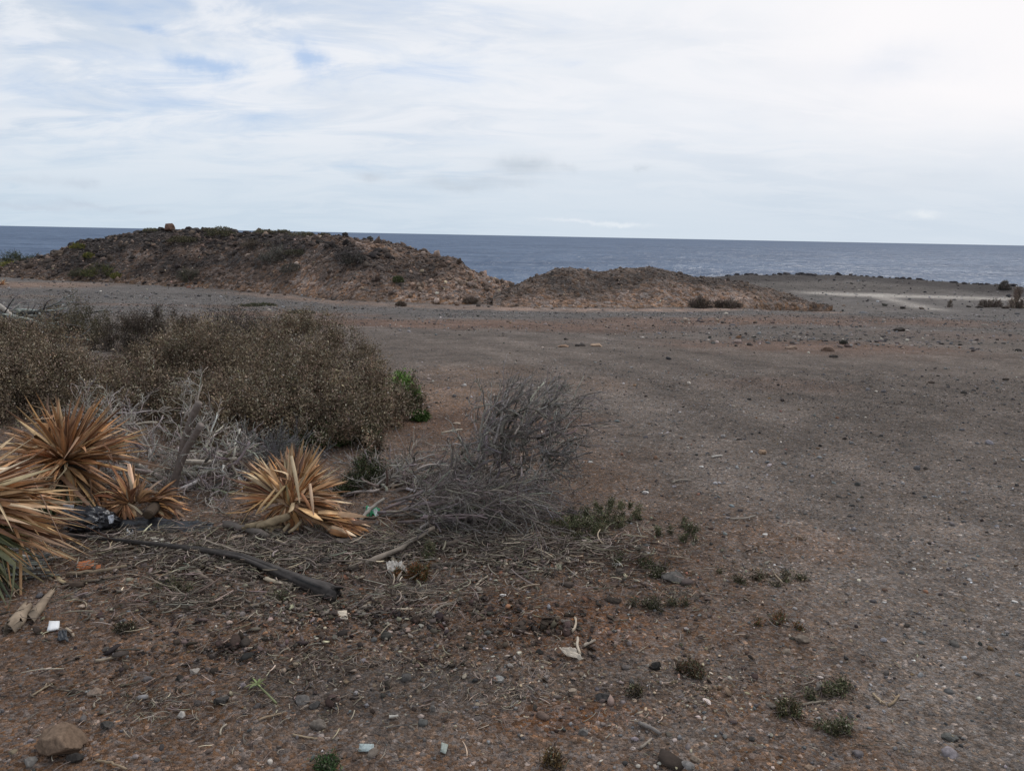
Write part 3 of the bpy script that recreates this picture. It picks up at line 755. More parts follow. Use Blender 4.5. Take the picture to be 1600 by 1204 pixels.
# ================================================================== dry rosettes
TAN = [(.46, .235, .098), (.55, .335, .165), (.35, .165, .066), (.18, .082, .036), (.60, .43, .26)]
def blades(mb, base, dirs, Lr, Wd, cols, rng, droop=.25, fold=.35, curl=.0, k=9, ref_up=None):
    """long tapering folded leaves; base (n,3), dirs (n,3)"""
    n = len(base); s = np.linspace(0, 1, k)
    dirs = unit(dirs)
    side = unit(np.cross(dirs, np.array([0, 0, 1.]) + rng.normal(0, .15, (n, 3))))
    nrm = np.cross(side, dirs)
    dr = droop * rng.uniform(.0, 1.9, n)
    dirs = unit(dirs + rng.normal(0, .07, (n, 3))); Wd = Wd * 1.02; fold = fold * 1.4; cols = cols * np.exp(rng.normal(0, .16, (n, 1))); gk = rng.uniform(0, 1, (n, 1)) ** 2 * .35; cols = cols * (1 - gk) + gk * cols.mean(1, keepdims=True) * np.array([[1.1, .98, .85]])
    Lr = Lr * rng.choice([1, 1, 1, .8, .62], n)
    P = base[:, None, :] + dirs[:, None, :] * (Lr[:, None] * s[None])[..., None]
    P[:, :, 2] -= (dr * Lr)[:, None] * s[None] ** 2.2
    P = P + side[:, None, :] * ((rng.normal(0, .06, n) * Lr)[:, None] * s[None] ** 2)[..., None]
    prof = np.interp(s, [0, .08, .3, .6, .85, 1], [.75, .8, 1.0, .82, .38, .03])
    kk = rng.uniform(.35, .8, n)[:, None]; ka = (rng.uniform(0, 1, n) < .42)[:, None] * rng.normal(0, .75, (n, 1)) * Lr[:, None]
    P[:, :, 2] -= np.abs(ka) * np.maximum(s[None] - kk, 0) * .9; P = P + side[:, None, :] * (ka * np.maximum(s[None] - kk, 0))[..., None]
    wv = Wd[:, None] * prof[None] * .5
    tw = rng.normal(0, .5, n)[:, None] + rng.normal(0, .5, n)[:, None] * s[None]
    sd = side[:, None, :] * np.cos(tw)[..., None] + nrm[:, None, :] * np.sin(tw)[..., None]
    nm = -side[:, None, :] * np.sin(tw)[..., None] + nrm[:, None, :] * np.cos(tw)[..., None]
    fo = fold * rng.uniform(.5, 1.6, n)[:, None]
    e1 = P + sd * wv[..., None] + nm * (wv * fo)[..., None]; e2 = P - sd * wv[..., None] + nm * (wv * fo)[..., None]
    th = nm * (.0016)
    V = np.stack([e1, P, e2, e2 - th, P - th * 1.6, e1 - th], 2)     # n,k,6,3
    idx = np.arange(n * k * 6).reshape(n, k, 6)
    nx = np.roll(idx, -1, 2)
    q = np.stack([idx[:, :-1], idx[:, 1:], nx[:, 1:], nx[:, :-1]], -1).reshape(-1, 4)
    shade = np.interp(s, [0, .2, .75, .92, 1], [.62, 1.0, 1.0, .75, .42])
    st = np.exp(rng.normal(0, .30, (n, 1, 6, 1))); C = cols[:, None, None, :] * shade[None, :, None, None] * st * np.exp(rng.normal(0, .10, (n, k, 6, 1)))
    mb.add(V.reshape(-1, 3), q, C.reshape(-1, 3))

def cone_dirs(n, axis, th0, th1, rng, phi=None):
    axis = unit(np.asarray(axis, float)); a = unit(np.cross(axis, [0.31, .9, .2])); b = np.cross(axis, a)
    th = np.arccos(np.clip(rng.uniform(math.cos(th1), math.cos(th0), n), -1, 1)); ph = rng.uniform(0, 2 * PI, n) if phi is None else phi
    return np.cos(th)[:, None] * axis + np.sin(th)[:, None] * (np.cos(ph)[:, None] * a + np.sin(ph)[:, None] * b), th

def px_dir(px, py, d, away=0.):
    """direction in space from a pixel offset of the photograph (right, down, away from the eye)"""
    return unit(RM @ np.array([px, -py, -away]))

# --- (a) upright head behind the bag
rng = np.random.default_rng(101)
g = at(100, 818); ca = at_y(102, 722, g[1] + .22)
t = thing('yucca_head', 'upright dry orange yucca head with green lower leaves, standing behind the black bag', 'yucca', np.array([g[0], g[1] + .3, ground_z(g[0], g[1] + .3)]), 'cut yucca heads')
s1 = mpp(ca)
mb = MB()
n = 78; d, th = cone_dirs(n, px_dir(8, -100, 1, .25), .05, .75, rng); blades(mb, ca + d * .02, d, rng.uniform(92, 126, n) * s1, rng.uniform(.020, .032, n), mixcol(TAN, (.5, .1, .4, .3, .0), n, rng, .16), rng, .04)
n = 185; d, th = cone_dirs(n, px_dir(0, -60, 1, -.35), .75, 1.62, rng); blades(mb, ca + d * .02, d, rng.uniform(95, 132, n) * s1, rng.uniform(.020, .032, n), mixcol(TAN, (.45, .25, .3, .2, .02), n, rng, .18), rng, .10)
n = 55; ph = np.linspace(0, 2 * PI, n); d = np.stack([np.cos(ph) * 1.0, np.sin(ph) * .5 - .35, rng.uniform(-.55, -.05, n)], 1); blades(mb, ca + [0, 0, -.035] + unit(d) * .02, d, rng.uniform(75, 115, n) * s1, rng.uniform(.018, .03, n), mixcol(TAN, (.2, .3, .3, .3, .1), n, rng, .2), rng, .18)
# broken pale leaves folded down in front
fb = np.array([(-25, 20), (-45, 26), (-12, 18), (22, 24), (30, 16), (-60, 30), (40, 22), (-30, 30)]); n = len(fb)
d = np.array([px_dir(x * 1.5, y * 1.1, 1, -24.) for x, y in fb]); blades(mb, ca + d * .05 + [0, -.03, 0], d, rng.uniform(40, 62, n) * s1, rng.uniform(.022, .034, n), mixcol(TAN, (0, .4, 0, 0, .7), n, rng, .1), rng, .5)
mb.build('dry_leaves', M['leaf'], t)
mb = MB()
n = 22; fx = np.linspace(-42, 75, n) + rng.normal(0, 4, n); d = np.array([px_dir(x, 62 - abs(x) * .35, 1, -18 + 6 * rng.normal()) for x in fx])
blades(mb, at_y(97, 757, ca[1] - .07) + d * .015, d, rng.uniform(62, 92, n) * s1, rng.uniform(.024, .036, n), mixcol([(.11, .105, .035), (.12, .14, .055), (.06, .075, .028), (.2, .2, .1)], (1, 1, 1, .4), n, rng, .2), rng, .06)
d = np.array([px_dir(6, 30, 1, -10), px_dir(14, 34, 1, -8)]); blades(mb, at_y(103, 735, ca[1] - .06) + d * .0, d, np.array([22., 20]) * s1, np.array([.03, .026]), np.array([(.28, .27, .12), (.22, .24, .1)]), rng, .1)
mb.build('green_leaves', M['leaf'], t)
mb = MB(); tube1(mb, [at_y(96, 750, ca[1] - .05), at_y(98, 742, ca[1] + .02), ca + [0, .05, .0], ca + [.02, .2, -.22], np.array([g[0], g[1] + .5, ground_z(g[0], g[1] + .5) - .02])], [.038, .042, .042, .045, .05], 12, np.array([.05, .04, .032]))
tr = mb.build('trunk', M['bark'], t)

# --- (b) the big head cut by the edge of the picture
rng = np.random.default_rng(102)
g = at(-70, 905); cb = at_y(-95, 792, g[1] + .08); s1 = mpp(cb)
t = thing('yucca_head', 'large dry tan yucca head with long leaves, olive green underneath, at the picture edge', 'yucca', np.array([g[0], g[1] + .15, ground_z(g[0], g[1] + .15)]), 'cut yucca heads')
mb = MB()
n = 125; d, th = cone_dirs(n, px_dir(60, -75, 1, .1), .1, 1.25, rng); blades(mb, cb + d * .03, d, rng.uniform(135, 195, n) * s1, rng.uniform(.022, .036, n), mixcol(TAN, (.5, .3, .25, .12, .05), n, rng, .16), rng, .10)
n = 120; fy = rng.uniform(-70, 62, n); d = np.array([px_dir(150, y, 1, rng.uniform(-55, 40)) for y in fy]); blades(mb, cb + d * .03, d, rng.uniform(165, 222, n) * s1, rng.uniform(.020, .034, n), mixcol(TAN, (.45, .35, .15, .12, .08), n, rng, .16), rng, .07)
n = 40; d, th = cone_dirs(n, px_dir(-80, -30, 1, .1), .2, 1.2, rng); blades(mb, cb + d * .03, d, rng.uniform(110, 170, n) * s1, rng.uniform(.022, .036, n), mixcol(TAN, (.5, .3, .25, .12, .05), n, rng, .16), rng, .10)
mb.build('dry_leaves', M['leaf'], t)
mb = MB()
n = 48; fy = np.linspace(18, 125, n) + rng.normal(0, 6, n); d = np.array([px_dir(150 - y * .42, y, 1, rng.uniform(-55, -5)) for y in fy])
blades(mb, at_y(-60, 822, cb[1] - .10) + d * .02, d, rng.uniform(95, 150, n) * s1, rng.uniform(.020, .030, n), mixcol([(.085, .095, .034), (.13, .13, .05), (.06, .07, .028), (.30, .22, .09)], (1, 1, 1, .7), n, rng, .2), rng, .10)
mb.build('green_leaves', M['leaf'], t)
mb = MB(); tube1(mb, [cb + [.03, -.03, -.02], cb + [-.1, .05, -.1], cb + [-.35, .2, -.22]], [.05, .055, .05], 12, np.array([.06, .045, .035])); mb.build('trunk', M['bark'], t)

# --- (c) the head lying on its side with its sawn trunk towards us
rng = np.random.default_rng(103)
g = at(215, 826); cc = at_y(212, 788, g[1] + .12); s1 = mpp(cc)
t = thing('yucca_head', 'fallen reddish brown yucca head showing its sawn round trunk, beside the black bag', 'yucca', np.array([g[0], g[1] + .05, g[2]]), 'cut yucca heads')
mb = MB()
def fan(angles, r0, r1, aw0, aw1, org, wt, wlo=.018, whi=.030, droop=.1, dark=1.):
    n = len(angles); d = np.array([px_dir(math.cos(a) * 100, -math.sin(a) * 100, 1, rng.uniform(aw0, aw1)) for a in angles])
    blades(mb, org + d * .02, d, rng.uniform(r0, r1, n) * s1, rng.uniform(wlo, whi, n), mixcol(TAN, wt, n, rng, .2), rng, droop)
DK = (.15, .02, .5, 1.0, .05)
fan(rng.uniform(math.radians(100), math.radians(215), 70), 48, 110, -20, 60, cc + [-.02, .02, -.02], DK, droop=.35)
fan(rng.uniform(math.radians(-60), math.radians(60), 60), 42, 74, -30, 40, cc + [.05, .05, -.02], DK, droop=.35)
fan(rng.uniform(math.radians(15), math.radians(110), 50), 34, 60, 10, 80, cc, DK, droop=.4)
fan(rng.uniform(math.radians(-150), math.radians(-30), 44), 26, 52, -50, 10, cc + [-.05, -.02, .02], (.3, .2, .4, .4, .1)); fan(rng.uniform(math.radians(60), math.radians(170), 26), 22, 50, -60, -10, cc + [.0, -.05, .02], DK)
mb.build('dry_leaves', M['leaf'], t)
ct = at_y(231, 801, g[1] - .02)
mb = MB(); tube1(mb, [ct + [.0, 0, -.01], ct + [-.02, .07, -.02], ct + [-.05, .22, -.03]], [.027, .030, .034], 12, np.array([.07, .05, .036])); mb.V[-1] += (.006 * fbm(mb.V[-1][:, 0] * 60, mb.V[-1][:, 2] * 60 + mb.V[-1][:, 1] * 30, 5, 3))[:, None]
tr = mb.build('trunk', M['bark'], t)
mb = MB(); V, Fa = ICO[2]; mb.add(V * [.024, .006, .024] * (1 + .1 * fbm(V[:, 0] * 4, V[:, 2] * 4, 5, 3))[:, None] + ct + [0, -.004, -.01], Fa, np.array([.065, .046, .03])); mb.build('cut_face', M['wood'], tr)

# --- (d) the shattered head by the green wrapper
rng = np.random.default_rng(104)
g = at(455, 838); cd = at_y(452, 782, g[1] + .14); s1 = mpp(cd)
t = thing('yucca_head', 'shattered pale orange yucca head with leaves fanned upwards and spilling to the right', 'yucca', np.array([g[0], g[1] + .1, g[2]]), 'cut yucca heads')
LT = (.35, .55, .22, .10, .22)
mb = MB()
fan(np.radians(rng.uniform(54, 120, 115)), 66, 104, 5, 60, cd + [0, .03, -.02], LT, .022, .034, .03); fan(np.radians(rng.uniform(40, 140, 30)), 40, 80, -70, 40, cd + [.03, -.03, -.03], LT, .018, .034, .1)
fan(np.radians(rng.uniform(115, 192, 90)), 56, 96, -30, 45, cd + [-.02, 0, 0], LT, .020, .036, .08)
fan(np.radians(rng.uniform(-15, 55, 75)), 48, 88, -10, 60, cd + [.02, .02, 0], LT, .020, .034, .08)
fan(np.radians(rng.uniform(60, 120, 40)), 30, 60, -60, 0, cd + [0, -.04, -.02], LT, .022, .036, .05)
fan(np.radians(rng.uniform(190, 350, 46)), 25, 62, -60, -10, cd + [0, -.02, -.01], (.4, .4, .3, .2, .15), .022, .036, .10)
# the spill towards the wrapper
for k, (ax, ay, n, r0, r1) in enumerate([(470, 792, 30, 55, 85), (500, 812, 34, 50, 80), (520, 826, 28, 40, 66)]):
    p = at_y(ax, ay, g[1] + .05 - .03 * k); d = np.array([px_dir(100, rng.normal(24, 14), 1, rng.uniform(-25, 25)) for _ in range(n)])
    blades(mb, p + rng.normal(0, .02, (n, 3)) + [0, 0, .015], d, rng.uniform(r0, r1, n) * s1, rng.uniform(.020, .036, n), mixcol(TAN, (.5, .4, .3, .12, .1), n, rng, .18), rng, .04)
# folded broken leaves hanging over the front
for (x0, y0, x1, y1, x2, y2, wd) in [(446, 758, 418, 790, 408, 800, .036), (430, 764, 412, 785, 400, 803, .034), (412, 780, 385, 800, 352, 801, .028), (455, 712, 462, 745, 468, 785, .028), (484, 755, 487, 780, 490, 805, .026), (458, 785, 455, 797, 452, 800, .04), (470, 770, 480, 785, 486, 796, .026), (430, 792, 412, 796, 404, 801, .03)]:
    P = np.array([at_y(x0, y0, g[1] + .04), at_y(x1, y1, g[1] - .02), at_y(x2, y2, g[1] - .03)]); sg = np.linspace(0, 1, 9)
    Pl = np.stack([np.interp(sg, [0, .5, 1], P[:, i]) for i in range(3)], 1); Pl[1:-1] = .25 * Pl[:-2] + .5 * Pl[1:-1] + .25 * Pl[2:]
    wv = wd * .36 * np.interp(sg, [0, .3, .7, 1], [.8, 1, .9, .3]); sdv = np.array([.95, -.1, .3]); sdv = sdv / np.linalg.norm(sdv)
    V = np.stack([Pl + sdv * wv[:, None], Pl + [0, -.006, 0], Pl - sdv * wv[:, None], Pl - sdv * wv[:, None] + [0, .003, 0], Pl + [0, -.003, 0], Pl + sdv * wv[:, None] + [0, .003, 0]], 1)
    idx = np.arange(54).reshape(9, 6); nx = np.roll(idx, -1, 1)
    mb.add(V.reshape(-1, 3), np.stack([idx[:-1], idx[1:], nx[1:], nx[:-1]], -1).reshape(-1, 4), mixcol(TAN, (.3, .5, .1, 0, .4), 1, rng, .1)[0])
mb.build('dry_leaves', M['leaf'], t)
mb = MB()
for (x0, y0, x1, y1, r_) in [(384, 820, 425, 818, .016), (390, 829, 440, 824, .014), (402, 822, 452, 806, .020), (420, 834, 428, 812, .010), (436, 836, 452, 818, .010), (378, 824, 402, 832, .008), (450, 832, 470, 815, .009)]:
    tube1(mb, [at_y(x0, y0, g[1] - .04), at_y((x0 + x1) / 2, (y0 + y1) / 2 + rng.normal(0, 2), g[1] - .02), at_y(x1, y1, g[1] + .03)], [r_ * .7, r_ * 1.1, r_], 9, np.array([.30, .225, .14]) * rng.uniform(.6, 1.15))
    o = mb.V[-1]; o += (r_ * .5 * fbm(o[:, 0] * 70, o[:, 2] * 90 + o[:, 1] * 40, 5, 3))[:, None]; mb.C[-1] = mb.C[-1] * (1 + .5 * fbm(o[:, 0] * 30, o[:, 2] * 160, 9, 3))[:, None]
mb.build('trunk', M['wood'], t)

# grey dried fronds under the big head, a far small one, a flat broken stalk
rng = np.random.default_rng(105)
p = at(60, 895); mb = MB(); n = 46; s1 = mpp(p)
d = np.array([px_dir(-100, rng.normal(62, 18), 1, rng.uniform(-30, 10)) for _ in range(n)]); bs = np.array([at(rng.uniform(20, 95), rng.uniform(868, 905)) for _ in range(n)]) + [0, 0, .012]
d[:, 2] = -np.abs(d[:, 2]) * .05; blades(mb, bs + np.stack([0 * bs[:, 0], 0 * bs[:, 0], rng.uniform(0, .03, n)], 1), d, rng.uniform(70, 125, n) * s1, rng.uniform(.010, .018, n), mixcol([(.23, .235, .22), (.15, .155, .145), (.30, .29, .26)], (1, 1, .6), n, rng, .2), rng, .01, .2)
tag(mb.build('palm_frond', M['leaf'], loc=p), 'grey bleached dead frond lying under the olive green leaves at the picture edge', 'frond')
p = at(4, 448); mb = MB(); n = 60; d, _ = cone_dirs(n, (0, -.1, 1), .1, 1.5, rng); blades(mb, p + d * .05 + [0, 0, .1], d, rng.uniform(.35, .6, n), rng.uniform(.03, .05, n), mixcol(TAN, (.4, .5, .2, .0, .2), n, rng, .15), rng, .15)
tag(mb.build('yucca_head', M['leaf'], loc=p), 'far small dry yucca head out on the bare ground, left of the track', 'yucca', 'cut yucca heads')

# ================================================================== bare branches
def grow(out, p, d, Ln, r, depth, rng, kids=(3, 5), spread=.7, wig=.25, pull=np.zeros(3), shrink=.62, rs=.6, k=7, zmin=None):
    s = np.linspace(0, 1, k); P = [np.array(p, float)]; dd = unit(np.asarray(d, float))
    for i in range(k - 1):
        dd = unit(dd + rng.normal(0, wig, 3) * .5 + pull * .25)
        q = P[-1] + dd * Ln / (k - 1)
        if zmin is not None and q[2] < zmin + r: q[2] = zmin + r + .004; dd = unit(dd * [1, 1, .1])
        P.append(q)
    P = np.array(P); out.append((P, r * np.linspace(1, rs if depth else .35, k)))
    if depth == 0: return
    for _ in range(rng.integers(kids[0], kids[1] + 1)):
        f = rng.uniform(.3, 1.0); i = min(int(f * (k - 1)), k - 2)
        nd = unit((P[i + 1] - P[i]) + 0) ; nd = unit(nd + rng.normal(0, spread, 3) * .6)
        grow(out, P[i] + (P[i + 1] - P[i]) * (f * (k - 1) - i), nd, Ln * shrink * rng.uniform(.7, 1.25), r * rs * rng.uniform(.7, 1.0), depth - 1, rng, kids, spread, wig, pull, shrink, rs, k, zmin)

def branch_mesh(mb, out, cols, wts, rng, sides=5, v=.2):
    def rs_(a): a = np.asarray(a); return a if len(a) == 7 else np.stack([np.interp(np.linspace(0, 1, 7), np.linspace(0, 1, len(a)), c_) for c_ in a.reshape(len(a), -1).T], 1).reshape((7,) + a.shape[1:])
    P = np.array([rs_(o[0]) for o in out]); R = np.array([rs_(o[1]) for o in out])
    tubes(mb, P, np.maximum(R * 1.25, .0012), sides, mixcol(cols, wts, len(out), rng, v))

GREYT = [(.25, .222, .198), (.34, .30, .265), (.155, .134, .118), (.09, .077, .068)]
LITE = [(.31, .275, .245), (.42, .375, .33), (.20, .172, .152), (.10, .086, .075)]
def split_r(out, thr):
    return [o for o in out if o[1][0] >= thr], [o for o in out if o[1][0] < thr]

# --- pile between the rosettes, with two sawn limbs pointing up
rng = np.random.default_rng(111)
g = at(270, 800); z0 = g[2]; Y0 = g[1] + .55
t = thing('dead_shrub', 'tangled pile of dead grey branches with two sawn limbs pointing up', 'branch pile', np.array([g[0], Y0, ground_z(g[0], Y0)]), 'heaps of dead branches')
mb = MB(); s1 = mpp(at_y(280, 740, Y0))
tube1(mb, [at_y(265, 785, Y0 - .2), at_y(278, 735, Y0 - .22), at_y(288, 692, Y0 - .24), at_y(297, 660, Y0 - .26), at_y(311, 629, Y0 - .3)], [.026, .023, .022, .022, .021], 11, np.array([.175, .142, .122]))
l1 = mb.build('sawn_limb', M['bark'], t)
mb = MB(); tube1(mb, [at_y(268, 780, Y0 - .25), at_y(276, 738, Y0 - .28), at_y(291, 702, Y0 - .31), at_y(314, 663, Y0 - .36)], [.026, .023, .021, .021], 11, np.array([.19, .155, .135])); l2 = mb.build('sawn_limb', M['bark'], t)
out = []
zg = float(ground_z(g[0], Y0))
starts = [((268, 770), Y0, (-60, -80, 10), .45, .011), ((270, 760), Y0, (-90, -60, 30), .5, .010), ((275, 745), Y0, (90, -25, 5), .45, .011), ((283, 722), Y0 - .05, (100, 10, -10), .45, .012), ((280, 735), Y0, (100, 25, 0), .42, .012), ((262, 765), Y0, (-80, 10, 20), .45, .009),
          ((262, 790), Y0, (-40, -90, 40), .6, .009), ((265, 785), Y0, (60, 60, -40), .35, .010), ((260, 800), Y0 - .1, (-60, -40, -10), .4, .008), ((300, 745), Y0 + .1, (40, -70, 30), .4, .008), ((240, 720), Y0 + .1, (-30, -80, 20), .35, .007), ((220, 700), Y0 + .1, (-60, -40, 10), .32, .007), ((300, 800), Y0 - .1, (80, 10, 0), .4, .009), ((320, 760), Y0 + .1, (50, -50, 30), .35, .007),
          ((245, 660), Y0 + .15, (-70, -15, 20), .3, .006), ((290, 650), Y0 + .2, (30, -40, 30), .25, .005), ((230, 760), Y0 + .1, (-60, -70, 10), .4, .008), ((280, 790), Y0 - .15, (-20, 60, -60), .25, .008)]
for (px, yy, dr, Ln, r) in starts:
    grow(out, at_y(px[0], px[1], yy), px_dir(dr[0], dr[1], 1, dr[2]), Ln, r, 3, rng, (3, 5), .95, .38, np.array([0, 0, .05]), .6, .62, 7, zg)
for k in range(27):
    px_, py_ = rng.uniform(205, 350), rng.uniform(705, 815); yy = Y0 + rng.normal(.02, .14)
    grow(out, at_y(px_, py_, yy), px_dir(rng.normal(0, 70), rng.normal(-20, 40), 1, rng.normal(0, 30)), rng.uniform(.18, .34), rng.uniform(.004, .0085), 3, rng, (3, 5), .95, .40, np.zeros(3), .62, .62, 7, zg)
for k in range(7):
    px_, py_ = rng.uniform(170, 290), rng.uniform(640, 700); yy = Y0 + .25 + rng.normal(.02, .08)
    grow(out, at_y(px_, py_, yy), px_dir(rng.normal(-20, 70), rng.normal(-10, 40), 1, rng.normal(0, 30)), rng.uniform(.2, .3), rng.uniform(.003, .005), 3, rng, (3, 5), .95, .42, np.zeros(3), .62, .62, 7, zg)
A_, B_ = split_r(out, .0042)
mb = MB(); branch_mesh(mb, [(o_[0], o_[1] * 1.25) for o_ in A_], LITE, (.5, .45, .3, .12), rng, 6); mb.build('branches', M['bark'], t)
mb = MB(); branch_mesh(mb, [(o_[0], o_[1] * 1.15) for o_ in B_], LITE, (.5, .4, .3, .1), rng, 4); mb.build('twigs', M['bark'], t)

# --- the windswept tumble of twigs in the middle
rng = np.random.default_rng(112)
g = at(800, 785); Y0 = g[1] + .05; zg = float(g[2])
t = thing('dead_shrub', 'windswept uprooted grey shrub, its fine twigs bending over to the right', 'dead shrub', g, 'heaps of dead branches')
out = []
for k in range(58):
    ang = rng.uniform(0, 2 * PI); rr = rng.uniform(0, 1) ** .5
    qx, qy = 812 + 62 * rr * math.cos(ang) + (745 - 690) * 0, 700 + 74 * rr * math.sin(ang); qx -= (qy - 700) * .12
    p = at_y(qx, qy, Y0 + rng.normal(.06, .12))
    grow(out, p, px_dir((qx - 790) * .6 + rng.normal(10, 45), (qy - 800) * .55 + rng.normal(0, 45), 1, rng.normal(0, 45)), rng.uniform(.14, .24), rng.uniform(.004, .0075), 3, rng, (3, 4), 1.0, .46, np.array([.10, 0, -.03]), .64, .62, 7, zg)
for k in range(14):
    qx, qy = 752 + rng.normal(0, 9) + k * 3, 720 - k * 3 + rng.normal(0, 12)
    grow(out, at_y(qx, qy, Y0 + rng.normal(0, .08)), px_dir(rng.normal(14, 18), -80, 1, rng.normal(0, 25)), rng.uniform(.26, .36), rng.uniform(.006, .009), 3, rng, (3, 4), .8, .36, np.array([.14, 0, .0]), .58, .6, 7, zg)
for (x, y, dx, dy, ln) in [(828, 640, 24, -75, .30), (835, 645, 55, -65, .34), (848, 640, 70, -50, .34), (812, 640, 2, -70, .26), (850, 668, 90, -24, .34), (856, 672, 90, -8, .32), (850, 664, 80, -36, .36), (840, 650, 40, -70, .3), (858, 690, 80, 10, .26)]:
    grow(out, at_y(x - 12, y + 18, Y0 + .05), px_dir(dx, dy, 1, rng.normal(0, 20)), ln, .0048, 2, rng, (3, 4), .5, .2, np.array([.24, 0, -.13]), .5, .55, 8, zg)
A_, B_ = split_r(out, .0036)
mb = MB(); branch_mesh(mb, A_, GREYT, (.45, .35, .35, .2), rng, 6); mb.build('branches', M['bark'], t)
mb = MB(); branch_mesh(mb, B_, [(.23, .205, .186), (.32, .288, .26), (.155, .135, .122), (.10, .087, .078)], (.5, .25, .4, .2), rng, 4); mb.build('twigs', M['bark'], t)

# --- the flattened grey brush lying in front of it
rng = np.random.default_rng(113)
g = at(720, 832); Y0 = g[1] + .10; zg = float(g[2])
t = thing('dead_shrub', 'flattened grey brush of parallel dead twigs lying in front of the windswept shrub', 'dead shrub', g, 'heaps of dead branches')
out = []
for k in range(34):
    f = rng.uniform(0, 1)
    p = at_y(rng.uniform(590, 680), 800 + rng.normal(0, 14), Y0 + rng.normal(.05, .1)); 
    grow(out, p, px_dir(100, rng.uniform(-50, 4), 1, rng.normal(0, 28)), rng.uniform(.26, .42), rng.uniform(.004, .0085), 3, rng, (3, 4), .75, .36, np.array([.10, 0, -.04]), .62, .6, 7, zg)
for k in range(26):
    p = at_y(rng.uniform(680, 800), rng.uniform(760, 815), Y0 + rng.normal(.03, .12))
    grow(out, p, px_dir(rng.uniform(30, 100), rng.uniform(-30, 40), 1, rng.normal(0, 40)), rng.uniform(.18, .32), .0045, 2, rng, (4, 6), .8, .3, np.array([.1, 0, -.12]), .62, .6, 7, zg)
A_, B_ = split_r(out, .0038)
mb = MB(); branch_mesh(mb, A_, [(.25, .215, .19), (.19, .16, .14), (.12, .10, .09)], (.5, .4, .3), rng, 6); mb.build('branches', M['bark'], t)
mb = MB(); branch_mesh(mb, B_, [(.23, .20, .178), (.16, .138, .122), (.10, .085, .075)], (.5, .4, .3), rng, 4); mb.build('twigs', M['bark'], t)

# --- heap of thicker sticks behind, with a round cut stump end
rng = np.random.default_rng(114)
g = at(650, 785); Y0 = g[1] + .35; zg = float(ground_z(g[0], Y0))
t = thing('dead_shrub', 'heap of thicker grey sticks with a brown sawn butt, behind the flattened brush', 'branch pile', np.array([g[0], Y0, zg]), 'heaps of dead branches')
out = []
for (x0, y0, x1, y1, r, dy) in [(578, 768, 610, 766, .026, -.05), (632, 800, 690, 695, .015, 0), (610, 790, 665, 720, .010, .05), (655, 780, 705, 690, .012, .08), (600, 745, 700, 755, .008, .1), (690, 770, 745, 700, .011, .05), (720, 740, 770, 665, .010, .1), (640, 760, 560, 700, .006, .15), (700, 760, 730, 690, .009, .12), (610, 800, 720, 770, .009, -.12), (600, 795, 740, 795, .010, -.15), (630, 730, 640, 690, .005, .2), (745, 760, 800, 700, .009, .02)]:
    a = at_y(x0, y0, Y0 + dy); b_ = at_y(x1, y1, Y0 + dy + rng.normal(.05, .06)); Ln = float(np.linalg.norm(b_ - a))
    if r > .02: out.append((np.linspace(a, b_, 7) , np.full(7, r))); continue
    grow(out, a, b_ - a, Ln, r, 2, rng, (3, 5), .8, .16, np.zeros(3), .6, .55, 7, zg)
for k in range(70):
    grow(out, at_y((qx := rng.uniform(570, 780)), rng.uniform(max(705, 770 - (qx - 570) * .7), 805), Y0 + rng.normal(.02, .15)), px_dir(rng.normal(30, 70), rng.uniform(-45, 30), 1, rng.normal(0, 40)), rng.uniform(.15, .28), rng.uniform(.004, .009), 2, rng, (3, 5), .8, .3, np.zeros(3), .62, .58, 7, zg)
A_, B_ = split_r(out, .0040)
mb = MB(); branch_mesh(mb, A_, GREYT + [(.19, .15, .125)], (.3, .3, .35, .15, .4), rng, 7); mb.build('branches', M['bark'], t)
mb = MB(); branch_mesh(mb, B_, GREYT, (.4, .35, .3, .1), rng, 4); mb.build('twigs', M['bark'], t)
c = at_y(578, 768, Y0 - .06); V, Fa = ICO[2]; mb = MB(); mb.add(V * [.028, .012, .028] + c, Fa, np.array([.11, .062, .042])); mb.build('sawn_butt', M['wood'], t)

# --- weathered branches at the far left, behind the bushes
rng = np.random.default_rng(115)
g = at(20, 532); Y0 = g[1]; zg = float(g[2])
t = thing('dead_shrub', 'far heap of weathered grey branches at the picture edge above the bush', 'branch pile', g, 'heaps of dead branches')
out = []
for k in range(46):
    grow(out, at_y(rng.uniform(-80, 45), rng.uniform(476, 522), Y0 + rng.normal(.1, .35)), px_dir(100, rng.uniform(-5, 55), 1, rng.normal(0, 30)), rng.uniform(.45, .85), rng.uniform(.013, .024), 2, rng, (2, 4), .5, .2, np.zeros(3), .6, .65, 7, zg)
for (x0, y0, x1, y1, r_) in [(20, 520, -14, 462, .045), (18, 500, 60, 492, .03), (-10, 470, 30, 505, .035)]:
    out.append((np.linspace(at_y(x0, y0, Y0 - .25), at_y(x1, y1, Y0 - .2), 7) + rng.normal(0, .012, (7, 3)), np.linspace(r_, r_ * .7, 7)))
mb = MB(); branch_mesh(mb, out, [(.26, .252, .24), (.34, .33, .31), (.15, .142, .135), (.07, .064, .06)], (.4, .3, .3, .2), rng, 6); mb.build('branches', M['bark'], t)

